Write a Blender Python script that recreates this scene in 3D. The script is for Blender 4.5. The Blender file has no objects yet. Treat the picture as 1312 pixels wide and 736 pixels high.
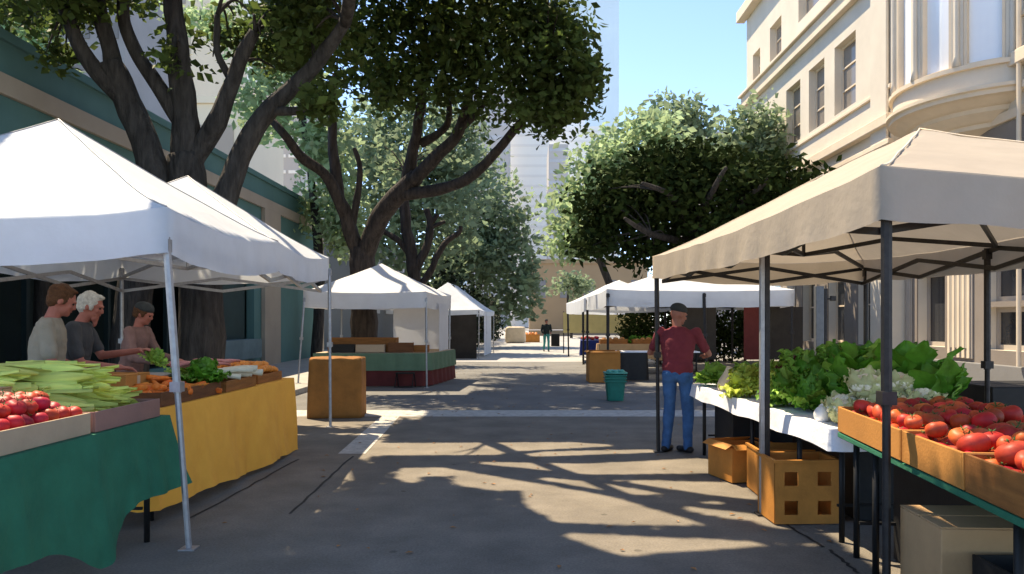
import bpy, bmesh, math, random
import numpy as np
from mathutils import Vector, Matrix, noise
R = math.radians
random.seed(7)
S = bpy.context.scene
C = S.collection
F, VX, VY, CZ = 1000.0, 673.0, 413.0, 1.6          # focal length in photo pixels, street's vanishing point, eye height

def P(px, py, Y):
    return Vector(((px - VX) / F * Y, Y, CZ - (py - VY) / F * Y))
def G(px, py):
    Y = CZ * F / (py - VY)
    return ((px - VX) / F * Y, Y)

# ------------------------------------------------------------------ materials
def mat(name, col, rough=0.8, var=0.12, scale=6.0, bump=0.0, bscale=40.0, trans=0.0, spec=0.3, metal=0.0, island=0.0, stretch=None, dirt=None, coat=0.0, bdist=.02, orand=0, grit=0):
    m = bpy.data.materials.new(name); m.use_nodes = True
    nt = m.node_tree; N = nt.nodes; L = nt.links
    b = N['Principled BSDF']; out = N['Material Output']
    b.inputs['Roughness'].default_value = rough
    b.inputs['Specular IOR Level'].default_value = spec
    b.inputs['Metallic'].default_value = metal
    if coat: b.inputs['Coat Weight'].default_value = coat
    tc = N.new('ShaderNodeTexCoord'); src = tc.outputs['Object']
    if stretch:
        mp = N.new('ShaderNodeMapping'); mp.inputs['Scale'].default_value = stretch
        L.new(src, mp.inputs[0]); src = mp.outputs[0]
    nz = N.new('ShaderNodeTexNoise'); nz.inputs['Scale'].default_value = scale; nz.inputs['Detail'].default_value = 6
    nz.inputs['Roughness'].default_value = 0.62
    L.new(src, nz.inputs['Vector'])
    rp = N.new('ShaderNodeValToRGB')
    c = Vector(col[:3])
    lo = c * (1 - var * 1.6); hi = c * (1 + var * 1.4)
    rp.color_ramp.elements[0].position = 0.3; rp.color_ramp.elements[1].position = 0.72
    rp.color_ramp.elements[0].color = (*[max(0, v) for v in lo], 1); rp.color_ramp.elements[1].color = (*[min(.95, v) for v in hi], 1)
    L.new(nz.outputs['Fac'], rp.inputs[0]); colout = rp.outputs[0]
    if dirt:
        n2 = N.new('ShaderNodeTexNoise'); n2.inputs['Scale'].default_value = dirt[1]; n2.inputs['Detail'].default_value = 8
        L.new(src, n2.inputs['Vector'])
        r2 = N.new('ShaderNodeValToRGB'); r2.color_ramp.elements[0].position = dirt[2]; r2.color_ramp.elements[1].position = dirt[2] + .12
        L.new(n2.outputs['Fac'], r2.inputs[0])
        mx = N.new('ShaderNodeMix'); mx.data_type = 'RGBA'; L.new(r2.outputs[0], mx.inputs[0])
        L.new(colout, mx.inputs[6]); mx.inputs[7].default_value = (*dirt[0], 1); colout = mx.outputs[2]
    if grit:
        n4 = N.new('ShaderNodeTexNoise'); n4.inputs['Scale'].default_value = 55; n4.inputs['Detail'].default_value = 3; L.new(src, n4.inputs['Vector'])
        m4 = N.new('ShaderNodeMapRange'); m4.inputs[1].default_value = .3; m4.inputs[2].default_value = .7; m4.inputs[3].default_value = 1 - grit; m4.inputs[4].default_value = 1 + grit
        h4 = N.new('ShaderNodeHueSaturation'); L.new(n4.outputs['Fac'], m4.inputs[0]); L.new(m4.outputs[0], h4.inputs['Value']); L.new(colout, h4.inputs['Color']); colout = h4.outputs[0]
        v4 = N.new('ShaderNodeTexVoronoi'); v4.inputs['Scale'].default_value = 1.7; L.new(src, v4.inputs['Vector'])      # chewing gum and drip spots
        r4 = N.new('ShaderNodeMapRange'); r4.inputs[1].default_value = .035; r4.inputs[2].default_value = .06; r4.inputs[3].default_value = .62; r4.inputs[4].default_value = 1
        h5 = N.new('ShaderNodeHueSaturation'); L.new(v4.outputs['Distance'], r4.inputs[0]); L.new(r4.outputs[0], h5.inputs['Value']); L.new(colout, h5.inputs['Color']); colout = h5.outputs[0]
    if orand:
        oi = N.new('ShaderNodeObjectInfo'); h6 = N.new('ShaderNodeHueSaturation')
        for o_, (k_, a_, b_) in enumerate((('Value', 1 - orand, 1 + orand * .8), ('Hue', .5 - orand * .035, .5 + orand * .045))):
            m6 = N.new('ShaderNodeMapRange'); m6.inputs[3].default_value = a_; m6.inputs[4].default_value = b_
            if o_:
                f6 = N.new('ShaderNodeMath'); f6.operation = 'MULTIPLY'; f6.inputs[1].default_value = 7.31; g6 = N.new('ShaderNodeMath'); g6.operation = 'FRACT'
                L.new(oi.outputs['Random'], f6.inputs[0]); L.new(f6.outputs[0], g6.inputs[0]); L.new(g6.outputs[0], m6.inputs[0])
            else: L.new(oi.outputs['Random'], m6.inputs[0])
            L.new(m6.outputs[0], h6.inputs[k_])
        L.new(colout, h6.inputs['Color']); colout = h6.outputs[0]
    if island:
        g = N.new('ShaderNodeNewGeometry'); hs = N.new('ShaderNodeHueSaturation')
        mr = N.new('ShaderNodeMapRange'); mr.inputs[3].default_value = 1 - island; mr.inputs[4].default_value = 1 + island
        L.new(g.outputs['Random Per Island'], mr.inputs[0]); L.new(mr.outputs[0], hs.inputs['Value'])
        m2 = N.new('ShaderNodeMapRange'); m2.inputs[3].default_value = .5 - island * .05; m2.inputs[4].default_value = .5 + island * .03
        L.new(g.outputs['Random Per Island'], m2.inputs[0]); L.new(m2.outputs[0], hs.inputs['Hue'])
        L.new(colout, hs.inputs['Color']); colout = hs.outputs[0]
    L.new(colout, b.inputs['Base Color'])
    if bump:
        n3 = N.new('ShaderNodeTexNoise'); n3.inputs['Scale'].default_value = bscale; n3.inputs['Detail'].default_value = 5
        L.new(src, n3.inputs['Vector'])
        bp = N.new('ShaderNodeBump'); bp.inputs['Strength'].default_value = bump; bp.inputs['Distance'].default_value = bdist
        L.new(n3.outputs['Fac'], bp.inputs['Height']); L.new(bp.outputs[0], b.inputs['Normal'])
    if trans:
        t = N.new('ShaderNodeBsdfTranslucent'); L.new(colout, t.inputs[0])
        ms = N.new('ShaderNodeMixShader'); ms.inputs[0].default_value = trans
        L.new(b.outputs[0], ms.inputs[1]); L.new(t.outputs[0], ms.inputs[2]); L.new(ms.outputs[0], out.inputs[0])
    return m

M = {}
def D(k, *a, **kw): M[k] = mat(k, *a, **kw)
D('asphalt', (.215, .187, .150), .9, .16, 1.6, .6, 160, dirt=((.172, .150, .122), .45, .54), grit=.16)
D('asphalt_old', (.165, .158, .148), .9, .12, 1.0, .4, 140, dirt=((.13, .125, .118), .3, .58), grit=.14)
D('paving', (.34, .33, .315), .9, .08, .7, .2, 60)
D('line_paint', (.46, .44, .40), .8, .2, 9, .3, 120, dirt=((.22, .21, .19), 14, .62))
D('seam', (.03, .028, .025), .7, .2, 10)
D('sidewalk', (.36, .34, .31), .9, .1, 2, .2, 80)
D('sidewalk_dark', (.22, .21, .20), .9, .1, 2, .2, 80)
D('soil', (.2, .19, .17), .95, .1, .3)
D('kerb', (.34, .32, .29), .9, .12, 5, .2, 60)
D('bark', (.05, .044, .040), .9, .4, 9, 1.0, 16, stretch=(1, 1, .22), bdist=.07)
D('bark_warm', (.045, .034, .028), .9, .4, 9, 1.0, 16, stretch=(1, 1, .22), bdist=.07)
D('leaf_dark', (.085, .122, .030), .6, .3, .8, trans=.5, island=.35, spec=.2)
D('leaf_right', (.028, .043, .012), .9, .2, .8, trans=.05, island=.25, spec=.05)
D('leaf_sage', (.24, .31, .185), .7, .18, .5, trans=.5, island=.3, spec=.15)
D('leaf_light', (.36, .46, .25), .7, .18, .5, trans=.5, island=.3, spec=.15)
D('leaf_hedge_shade', (.012, .022, .008), .7, .3, 1, trans=.15, island=.4, spec=.2)
D('tent_white', (.77, .80, .85), .7, .03, 3, .25, 14, trans=.36, spec=.2)
D('tent_grey_white', (.74, .74, .75), .7, .03, 3, .25, 14, trans=.25, spec=.2)
D('tent_cream', (.47, .405, .33), .7, .04, 3, .25, 14, trans=.24, spec=.2)
D('alu', (.36, .36, .37), .45, .1, 20, metal=.6)
D('dark_metal', (.035, .032, .031), .5, .2, 20, metal=.3)
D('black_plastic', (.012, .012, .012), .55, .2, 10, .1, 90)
D('green_cloth', (.028, .155, .085), .85, .1, 4, .3, 30)
D('yellow_cloth', (.95, .44, .06), .85, .06, 4, .3, 30)
D('white_cloth', (.78, .79, .83), .8, .03, 4, .2, 30)
D('sage_cloth', (.12, .19, .115), .85, .08, 4, .2, 30)
D('maroon_cloth', (.12, .025, .022), .85, .1, 4, .2, 30)
D('blue_cloth', (.015, .03, .16), .85, .1, 4, .2, 30)
D('brown_cloth', (.27, .115, .025), .85, .14, 4, .4, 25)
D('drape', (.04, .034, .028), .9, .15, 3, .3, 20)
D('wall_panel', (.70, .70, .72), .8, .03, 3, trans=.2)
D('wood', (.29, .115, .028), .75, .22, 3, .25, 60, stretch=(1, 1, 9))
D('wood_dark', (.15, .06, .022), .75, .22, 3, .25, 60, stretch=(1, 1, 9))
D('card_beige', (.47, .35, .23), .85, .07, 3, .15, 60)
D('card_rose', (.30, .165, .13), .85, .08, 3, .15, 60)
D('card_taupe', (.46, .285, .14), .85, .08, 3, .15, 60)
D('card_brown', (.46, .20, .045), .85, .09, 3, .15, 60)
D('plastic_teal', (.02, .17, .12), .45, .1, 8, .1, 60)
D('plastic_teal_light', (.10, .34, .26), .45, .1, 8, .1, 60)
D('crate_orange', (.52, .215, .04), .6, .12, 5, .15, 60)
D('cream_plastic', (.62, .5, .34), .6, .06, 4)
D('tomato', (.46, .02, .014), .5, .25, 7, spec=.3, orand=.38)
D('tomato_warm', (.55, .075, .025), .5, .3, 7, spec=.3, orand=.38)
D('calyx', (.04, .10, .02), .7, .2, 20)
D('corn_husk', (.80, .86, .17), .6, .16, 5, .3, 40, stretch=(.25, 6, 6), trans=.12, orand=.3)
D('carrot', (.66, .17, .02), .55, .16, 9, .3, 60, orand=.3, stretch=(4, 1, 1))
D('veg_dark', (.10, .27, .02), .5, .25, 6, .3, 30, trans=.18, island=.25)
D('veg_mid', (.26, .46, .06), .5, .25, 6, .3, 30, trans=.2, island=.25)
D('veg_light', (.52, .62, .09), .5, .2, 6, .3, 30, trans=.25, island=.2)
D('veg_red', (.12, .02, .018), .5, .35, 7, .3, 30, trans=.15, island=.3)
D('veg_pale', (.6, .6, .28), .55, .15, 6, .3, 30, trans=.15, island=.2)
D('curd', (.80, .74, .54), .75, .08, 18, .5, 70)
D('onion', (.80, .78, .74), .35, .05, 10, spec=.5)
D('squash', (.68, .55, .36), .5, .08, 8)
D('rhubarb', (.52, .20, .18), .45, .2, 9, stretch=(1, 1, 1))
D('leek_white', (.66, .62, .46), .5, .08, 9)
D('orange_fruit', (.72, .25, .04), .45, .12, 20, .2, 120)
D('bread', (.36, .17, .06), .8, .25, 12, .3, 50)
D('skin', (.30, .125, .085), .55, .08, 12, .1, 150)
D('skin_red', (.34, .12, .085), .55, .08, 12, .1, 150)
D('hair_brown', (.085, .036, .014), .8, .3, 40, .6, 90)
D('hair_grey', (.50, .48, .43), .8, .2, 40, .6, 90)
D('cap_grey', (.25, .24, .22), .85, .1, 10, .2, 80)
D('cap_dark', (.035, .04, .042), .85, .15, 10, .2, 80)
D('shirt_taupe', (.27, .235, .18), .9, .08, 5, .3, 40)
D('shirt_charcoal', (.055, .055, .058), .9, .12, 5, .3, 40)
D('shirt_maroon', (.17, .028, .038), .9, .14, 5, .4, 30)
D('shirt_rose', (.20, .115, .10), .9, .1, 5, .3, 40)
D('shirt_navy', (.012, .02, .022), .9, .1, 5, .3, 40)
D('jeans', (.05, .13, .30), .9, .2, 8, .3, 120)
D('trouser_dark', (.03, .03, .033), .9, .15, 6, .3, 60)
D('trouser_teal', (.05, .24, .23), .9, .15, 6, .3, 60)
D('shoe', (.018, .016, .016), .6, .2, 10)
D('eye_dark', (.015, .012, .01), .2, .1, 10, spec=.6)
D('lips', (.26, .08, .06), .5, .1, 10)
D('stone_cream', (.64, .575, .475), .85, .05, .8, .15, 30, dirt=((.55, .49, .40), .35, .66))
D('stone_trim', (.72, .60, .45), .85, .05, 1.5, .15, 30)
D('stone_base_shaded', (.24, .205, .175), .85, .06, .8, .15, 30)  # stone darkened to paint in the ground floor's shade
D('stone_panel', (.40, .35, .295), .85, .05, .8, .1, 30)
D('stone_plinth', (.20, .195, .19), .85, .08, 1, .15, 30)
D('window_glass', (.20, .18, .16), .12, .1, .4, spec=.6)
D('glass_bright', (.85, .88, .92), .12, .04, .4, spec=.6)
D('glass_dark', (.035, .037, .042), .12, .2, .4, spec=.6)
D('teal_wall', (.085, .18, .18), .8, .07, .7, .1, 30)
D('tan_band', (.37, .32, .265), .85, .06, 1, .1, 30)
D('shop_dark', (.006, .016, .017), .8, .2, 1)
D('shop_panel', (.012, .036, .037), .7, .2, 1)
D('shop_sill', (.13, .19, .21), .8, .1, 2)
D('tower_white', (.93, .89, .83), .8, .02, .05)
D('tower_pale', (.84, .80, .75), .7, .02, .05)
D('tower_grey', (.50, .47, .45), .8, .05, .05)
D('tower_glass', (.72, .84, .92), .5, .03, .05, spec=.4)
D('tower_cream', (.74, .64, .48), .8, .05, .1)
D('tower_taupe', (.40, .34, .28), .8, .05, .1)
D('bld_grey', (.17, .17, .175), .85, .06, .3)
D('bld_slate', (.25, .25, .26), .85, .06, .3)
D('bld_tan', (.40, .29, .17), .85, .06, .2)
D('facade_pane', (.50, .50, .52), .6, .1, .2, spec=.5)
D('fence_dark', (.014, .014, .013), .85, .2, 3, .2, 30)
D('yellow_panel', (.62, .50, .20), .8, .06, 3)
D('lamp_pole', (.14, .145, .15), .5, .1, 10, metal=.4)
D('grey_canvas', (.20, .215, .215), .9, .1, 5, .3, 30)

# ------------------------------------------------------------------ mesh builder
class MB:
    def __init__(s): s.v = []; s.f = []; s.mi = []; s.k = 0
    def add(s, vs, fs, mi=None):
        o = len(s.v); s.v += [tuple(v) for v in vs]; s.f += [tuple(i + o for i in f) for f in fs]
        s.mi += [s.k if mi is None else mi] * len(fs); return s
    def box(s, c, size, rz=0, rot=None):
        x, y, z = [d / 2 for d in size]
        Mx = rot if rot is not None else Matrix.Rotation(rz, 3, 'Z')
        vs = [Vector(c) + Mx @ Vector((a * x, b * y, d * z)) for a in (-1, 1) for b in (-1, 1) for d in (-1, 1)]
        return s.add(vs, [(0, 1, 3, 2), (4, 6, 7, 5), (0, 4, 5, 1), (2, 3, 7, 6), (0, 2, 6, 4), (1, 5, 7, 3)])
    def b2(s, a, b):
        return s.box([(a[i] + b[i]) / 2 for i in range(3)], [abs(b[i] - a[i]) for i in range(3)])
    def bar(s, p, q, w, d=None):
        p, q = Vector(p), Vector(q); a = q - p
        return s.box((p + q) / 2, (w, d or w, a.length), rot=a.to_track_quat('Z', 'Y').to_matrix())
    def tube(s, pts, rad, n=8, cap=True, sq=1.0):
        pts = [Vector(p) for p in pts]
        if not hasattr(rad, '__len__'): rad = [rad] * len(pts)
        vs = []; up = Vector((.13, .31, .94)).normalized(); prev = None
        for i, p in enumerate(pts):
            t = (pts[min(i + 1, len(pts) - 1)] - pts[max(i - 1, 0)]).normalized()
            if prev is None:
                u = t.cross(Vector((1, 0, 0)) if abs(t.x) < .9 else Vector((0, 1, 0))).normalized()
            else:
                u = (prev - t * prev.dot(t)).normalized()
            prev = u; w = t.cross(u)
            for k in range(n):
                a = 2 * math.pi * k / n
                vs.append(p + (u * math.cos(a) + w * math.sin(a) * sq) * rad[i])
        fs = [(i * n + k, i * n + (k + 1) % n, (i + 1) * n + (k + 1) % n, (i + 1) * n + k) for i in range(len(pts) - 1) for k in range(n)]
        if cap: fs += [tuple(range(n - 1, -1, -1)), tuple((len(pts) - 1) * n + k for k in range(n))]
        return s.add(vs, fs)
    def lathe(s, prof, c=(0, 0, 0), n=16, a0=0, a1=None, sx=1, sy=1):
        full = a1 is None; m = n if full else n + 1; a1 = 2 * math.pi if full else a1
        vs = []
        for r, z in prof:
            for k in range(m):
                a = a0 + (a1 - a0) * k / n
                vs.append((c[0] + r * math.cos(a) * sx, c[1] + r * math.sin(a) * sy, c[2] + z))
        fs = []
        for i in range(len(prof) - 1):
            for k in range(n):
                k2 = (k + 1) % m if full else k + 1
                fs.append((i * m + k, i * m + k2, (i + 1) * m + k2, (i + 1) * m + k))
        return s.add(vs, fs)
    def ell(s, c, r, rot=None, n=12, m=8):
        vs = []; fs = []; c = Vector(c)
        if not hasattr(r, '__len__'): r = (r, r, r)
        for i in range(m + 1):
            th = math.pi * i / m
            for k in range(n):
                a = 2 * math.pi * k / n
                v = Vector((r[0] * math.sin(th) * math.cos(a), r[1] * math.sin(th) * math.sin(a), r[2] * math.cos(th)))
                vs.append(c + (rot @ v if rot is not None else v))
        for i in range(m):
            for k in range(n):
                fs.append((i * n + k, (i + 1) * n + k, (i + 1) * n + (k + 1) % n, i * n + (k + 1) % n))
        return s.add(vs, fs)
    def cap(s, p, q, r0, r1, n=10):
        p, q = Vector(p), Vector(q); d = (q - p); L = d.length; t = d.normalized()
        pts = []; rs = []
        for a in (-.95, -.75, -.4, 0): pts.append(p + t * r0 * a); rs.append(r0 * math.sqrt(1 - a * a))
        for a in (0, .4, .75, .95): pts.append(q + t * r1 * a); rs.append(r1 * math.sqrt(1 - a * a))
        return s.tube(pts, rs, n)
    def build(s, name, m, parent=None, smooth=False, bevel=0, world=True):
        me = bpy.data.meshes.new(name)
        off = wloc(parent) if (parent is not None and world) else Vector((0, 0, 0))
        me.from_pydata([tuple(Vector(v) - off) for v in s.v], [], s.f)
        ms = m if isinstance(m, (list, tuple)) else [m]
        for x in ms: me.materials.append(M[x])
        if len(ms) > 1: me.polygons.foreach_set('material_index', s.mi)
        if smooth: me.polygons.foreach_set('use_smooth', [True] * len(me.polygons))
        me.update()
        bm = bmesh.new(); bm.from_mesh(me); bmesh.ops.remove_doubles(bm, verts=bm.verts, dist=1e-5)
        bmesh.ops.recalc_face_normals(bm, faces=bm.faces); bm.to_mesh(me); bm.free()
        o = bpy.data.objects.new(name, me); C.objects.link(o)
        if parent is not None: o.parent = parent
        if bevel:
            b = o.modifiers.new('bevel', 'BEVEL'); b.width = bevel; b.segments = 2; b.limit_method = 'ANGLE'; b.angle_limit = R(40)
        return o
def wloc(o):
    v = Vector((0, 0, 0))
    while o is not None: v += o.location; o = o.parent
    return v
def tag(o, label, cat, group=None, kind=None):
    o['label'] = label; o['category'] = cat
    if group: o['group'] = group
    if kind: o['kind'] = kind
    return o
def thing(name, label, cat, loc=(0, 0, 0), group=None):
    o = bpy.data.objects.new(name, None); C.objects.link(o); o.location = loc; o.empty_display_size = .2
    return tag(o, label, cat, group)
def struct(o): o['kind'] = 'structure'; return o
def at(o, loc, rz=0, rx=0, ry=0, sc=1):
    o.location = loc; o.rotation_euler = (rx, ry, rz); o.scale = (sc, sc, sc) if not hasattr(sc, '__len__') else sc; return o
def dup(o, loc, rz=0, rx=0, ry=0, sc=1, label=None, group=None):
    c = o.copy(); C.objects.link(c)
    at(c, loc, rz, rx, ry, sc)
    if label: c['label'] = label
    if group: c['group'] = group
    for ch in list(o.children):
        d = ch.copy(); C.objects.link(d); d.parent = c
        for g in ch.children:
            e = g.copy(); C.objects.link(e); e.parent = d
    return c

# ------------------------------------------------------------------ camera, light
cam = bpy.data.cameras.new('camera'); co = bpy.data.objects.new('camera', cam); C.objects.link(co)
co.location = (0, 0, CZ); co.rotation_euler = (R(90), 0, 0)
cam.sensor_width = 36; cam.lens = 36 * F / 1312; cam.shift_x = -17 / 1312; cam.shift_y = 45 / 1312
cam.clip_start = .05; cam.clip_end = 3000; S.camera = co
sd = Vector((-.33, .36, .873)).normalized()          # towards the sun
SXZ, SYZ = -sd.x / sd.z, -sd.y / sd.z                # shadow shift per metre of height
sl = bpy.data.lights.new('sun', 'SUN'); sl.energy = 3.9; sl.angle = R(.5); sl.color = (1, .84, .60)
so = bpy.data.objects.new('sun', sl); C.objects.link(so); so.rotation_euler = sd.to_track_quat('Z', 'Y').to_euler(); so.location = (-20, 20, 50)
W = bpy.data.worlds.new('World'); S.world = W; W.use_nodes = True
nt = W.node_tree; bg = nt.nodes['Background']; sk = nt.nodes.new('ShaderNodeTexSky'); sk.sky_type = 'NISHITA'; sk.sun_disc = False
sk.sun_elevation = math.asin(sd.z); sk.sun_rotation = math.atan2(sd.x, sd.y); sk.air_density = .6; sk.dust_density = .1; sk.ozone_density = .3
nt.links.new(sk.outputs[0], bg.inputs[0]); bg.inputs[1].default_value = .15
S.view_settings.view_transform = 'Standard'; S.view_settings.look = 'None'; S.view_settings.exposure = 1.42; S.view_settings.gamma = 1
S.view_settings.use_curve_mapping = False
S.render.engine = 'CYCLES'; S.cycles.use_denoising = True; S.cycles.max_bounces = 6; S.cycles.diffuse_bounces = 4; S.cycles.transmission_bounces = 4
S.cycles.sample_clamp_indirect = 8

# ------------------------------------------------------------------ ground
def sheet(name, m, x0, x1, y0, y1, z, n=1):
    b = MB(); b.add([(x0, y0, z), (x1, y0, z), (x1, y1, z), (x0, y1, z)], [(0, 1, 2, 3)]); return struct(b.build(name, m))
sheet('ground', 'soil', -900, 900, -60, 1500, -.012)
KL, KR = -5.0, 5.3
sheet('road', 'asphalt', KL, KR, -8, 13.9, 0)
sheet('crossing_road', 'asphalt_old', KL, KR, 13.9, 31.5, 0)
sheet('street_paving', 'paving', KL, KR, 31.5, 140, 0)
def quad(name, m, pts, z):
    b = MB(); b.add([(p[0], p[1], z) for p in pts], [tuple(range(len(pts)))]); return struct(b.build(name, m))
quad('stop_line', 'line_paint', [(-4.4, 13.2), (KR - .1, 13.2), (KR - .1, 14.15), (-4.4, 14.15)], .004)
quad('lane_line', 'line_paint', [G(433, 582), G(468, 582), (G(512, 534)[0], 13.19), (G(488, 534)[0], 13.19)], .004)
def seam(a, b, w=.012):
    a, b = Vector((*G(*a), 0)), Vector((*G(*b), 0)); n = (b - a).normalized(); n = Vector((-n.y, n.x, 0)) * w
    pts = [a + (b - a) * t + Vector((random.uniform(-.012, .012), 0, 0)) for t in np.linspace(0, 1, 14)]
    m = MB()
    for p, q in zip(pts, pts[1:]): m.add([p - n, p + n, q + n, q - n], [(0, 1, 2, 3)])
    for i, v in enumerate(m.v): m.v[i] = (v[0], v[1], .004)
    struct(m.build('road_seam', 'seam'))
seam((372, 659), (452, 585)); seam((238, 668), (382, 589)); seam((1000, 668), (1056, 702)); seam((1062, 705), (1100, 735))
def walk(name, m, x0, x1, y0, y1):
    b = MB(); b.b2((x0, y0, -.01), (x1, y1, .12)); struct(b.build(name, m))
walk('pavement_left', 'sidewalk', -30, KL - .153, -8, 140)
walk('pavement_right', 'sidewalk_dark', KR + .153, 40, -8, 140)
for nm, x0, x1 in (('kerb_left', KL - .15, KL), ('kerb_right', KR, KR + .15)):
    b = MB()
    y = -8
    while y < 120:
        b.b2((x0, y + .006, -.01), (x1, y + 1.794, .125)); y += 1.8
    struct(b.build(nm, 'kerb', bevel=.015))

# ------------------------------------------------------------------ sun patches: outlines cut into the crowns to shape the sun on the road
cp = lambda L: [G(340 + x * .564, 500 + y * .564) for x, y in L]
PATCH = [cp(l) for l in (
    [(210, 148), (240, 121), (700, 119), (800, 126), (560, 139), (520, 147)],
    [(550, 150), (640, 140), (890, 135), (890, 141), (640, 150)],
    [(448, 163), (730, 168), (970, 156), (1030, 154), (1030, 188), (735, 191)],
    [(298, 200), (312, 177), (405, 177), (780, 242), (1002, 308), (652, 300), (640, 282), (603, 270), (586, 227), (515, 226), (434, 215), (434, 194), (343, 196), (341, 213)],
    [(590, 196), (820, 236), (905, 238), (760, 211)],
    [(800, 205), (1080, 211), (1125, 250), (1000, 236)],
    [(670, 325), (1120, 346), (1135, 353), (805, 375)],
    [(915, 261), (1100, 281), (1210, 313), (1150, 313), (1105, 294), (1065, 293)],
    [(1175, 340), (1250, 347), (1265, 358)],
    [(950, 242), (1065, 261), (1000, 256)],
    [(30, 137), (80, 118), (205, 118), (185, 146)])]
PATCH += [[(-3.15, 4.2), (-1.78, 4.2), (-1.95, 11.2), (-3.5, 11.2)],       # sun on the white tent
          [(2.35, 2.6), (6, 2.6), (6, 9.4), (2.25, 9.4)],                   # on the cream tent
          [(-4.6, 17.2), (-1.3, 17.2), (-1.3, 21), (-4.6, 21)],
          [(3.0, 19.6), (8.6, 19.6), (8.6, 23.2), (3.0, 23.2)],
          [(-4.3, 32.6), (-.8, 32.6), (-.8, 40), (-4.3, 40)]]
def inside(poly, x, y):
    r = np.zeros(x.shape, bool); n = len(poly); j = n - 1
    for i in range(n):
        xi, yi = poly[i]; xj, yj = poly[j]
        c = ((yi > y) != (yj > y)) & (x < (xj - xi) * (y - yi) / (yj - yi + 1e-12) + xi)
        r ^= c; j = i
    return r

# ------------------------------------------------------------------ trees
rng = np.random.default_rng(11)
def crown_mesh(blobs, size, filt=True, per=1.0, clus=None, at=None):
    """blobs: (centre, radii, leaves). Leaf-sized folded faces in loose clumps."""
    allq = []
    for c, r, n in blobs:
        n = int(n * per); k = max(4, n // 45) if clus is None else clus
        d = rng.normal(size=(k, 3)); d /= np.linalg.norm(d, axis=1)[:, None]
        cc = d * (rng.uniform(.35, 1, (k, 1)) ** .6) * np.array(r) * .9
        idx = rng.integers(0, k, n)
        sig = np.array(r) * .16 + size * .6
        p = cc[idx] + np.clip(rng.normal(size=(n, 3)), -1.9, 1.9) * sig + np.array(c) if at is None else at
        q = rng.normal(size=(n, 3)) * np.array([1, 1, .7]); q /= np.linalg.norm(q, axis=1)[:, None]
        w = np.cross(q, rng.normal(size=(n, 3))); w /= np.linalg.norm(w, axis=1)[:, None]
        nn = np.cross(q, w)
        s = size * rng.uniform(.45, 1.45, (n, 1))
        a = p - q * s * .5; b = p + w * s * .3 + nn * s * .1; e = p + q * s * .5; f = p - w * s * .3 + nn * s * .1
        allq.append(np.stack([a, b, e, f], 1))
    Q = np.concatenate(allq)
    if filt:
        gx = Q[:, :, 0] + SXZ * Q[:, :, 2]; gy = Q[:, :, 1] + SYZ * Q[:, :, 2]
        bad = np.zeros(len(Q), bool)
        for poly in PATCH:
            for k in range(4): bad |= inside(poly, gx[:, k], gy[:, k])
        Q = Q[~bad]
    return Q
def leaf_obj(name, Q, m, parent):
    off = np.array(wloc(parent))
    n = len(Q); me = bpy.data.meshes.new(name)
    me.vertices.add(n * 4); me.vertices.foreach_set('co', (Q - off).reshape(-1).astype(np.float32))
    me.loops.add(n * 6); me.polygons.add(n * 2)
    base = np.arange(n)[:, None] * 4
    li = (base + np.array([0, 1, 2, 0, 2, 3])[None]).reshape(-1)
    me.loops.foreach_set('vertex_index', li.astype(np.int32))
    me.polygons.foreach_set('loop_start', (np.arange(n * 2) * 3).astype(np.int32))
    me.materials.append(M[m]); me.update(calc_edges=True); me.validate()
    o = bpy.data.objects.new(name, me); C.objects.link(o); o.parent = parent; return o
def limb(b, pts, r0, r1, n=9, wob=.05):
    pts = [Vector(p) for p in pts]; out = []; N_ = 6
    for i in range(len(pts) - 1):                     # Catmull-Rom through the points
        p0, p1, p2, p3 = pts[max(i - 1, 0)], pts[i], pts[i + 1], pts[min(i + 2, len(pts) - 1)]
        for k in range(N_):
            t = k / N_
            out.append(.5 * ((2 * p1) + (p2 - p0) * t + (2 * p0 - 5 * p1 + 4 * p2 - p3) * t * t + (3 * p1 - p0 - 3 * p2 + p3) * t ** 3))
    out.append(pts[-1]); m = len(out)
    rs = [r0 + (r1 - r0) * (i / (m - 1)) for i in range(m)]
    out = [p + Vector((noise.noise(p * 1.7), noise.noise(p * 1.7 + Vector((9, 0, 0))), 0)) * wob for p in out]
    rs = [r * (1 + .14 * noise.noise(p * 2.3)) for r, p in zip(rs, out)]
    b.tube(out, rs, n)
def tree(label, base, limbs, blobs, leafm, size, bark='bark', group=None, filt=True, per=1.0, cat='tree', name='street_tree', extra=None):
    t = thing(name, label, cat, (base[0], base[1], 0), group)
    if limbs:
        b = MB()
        for pts, r0, r1 in limbs: limb(b, pts, r0, r1)
        cps = [Vector(p) for pts, r0, r1 in limbs for p in pts[1:]]
        if len(limbs) > 1:                               # twigs reaching into the leaf clumps
            for c, r, n_ in blobs[:11]:
                for k in range(4):
                    q = Vector(c) + Vector([float(rng.uniform(-.75, .75)) * r[i] for i in range(3)]); p = min(cps, key=lambda v: (v - q).length)
                    if (p - q).length < 4.5: m_ = p.lerp(q, .5) + Vector((0, 0, float(rng.uniform(.05, .3)))); limb(b, [p, m_, q], .04, .010, 5)
        b.build('trunk', bark, t, smooth=True)
    Q = crown_mesh(blobs, size, filt, per)
    leaf_obj('crown', Q if extra is None else np.concatenate([Q, extra]), leafm, t)
    return t
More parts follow.
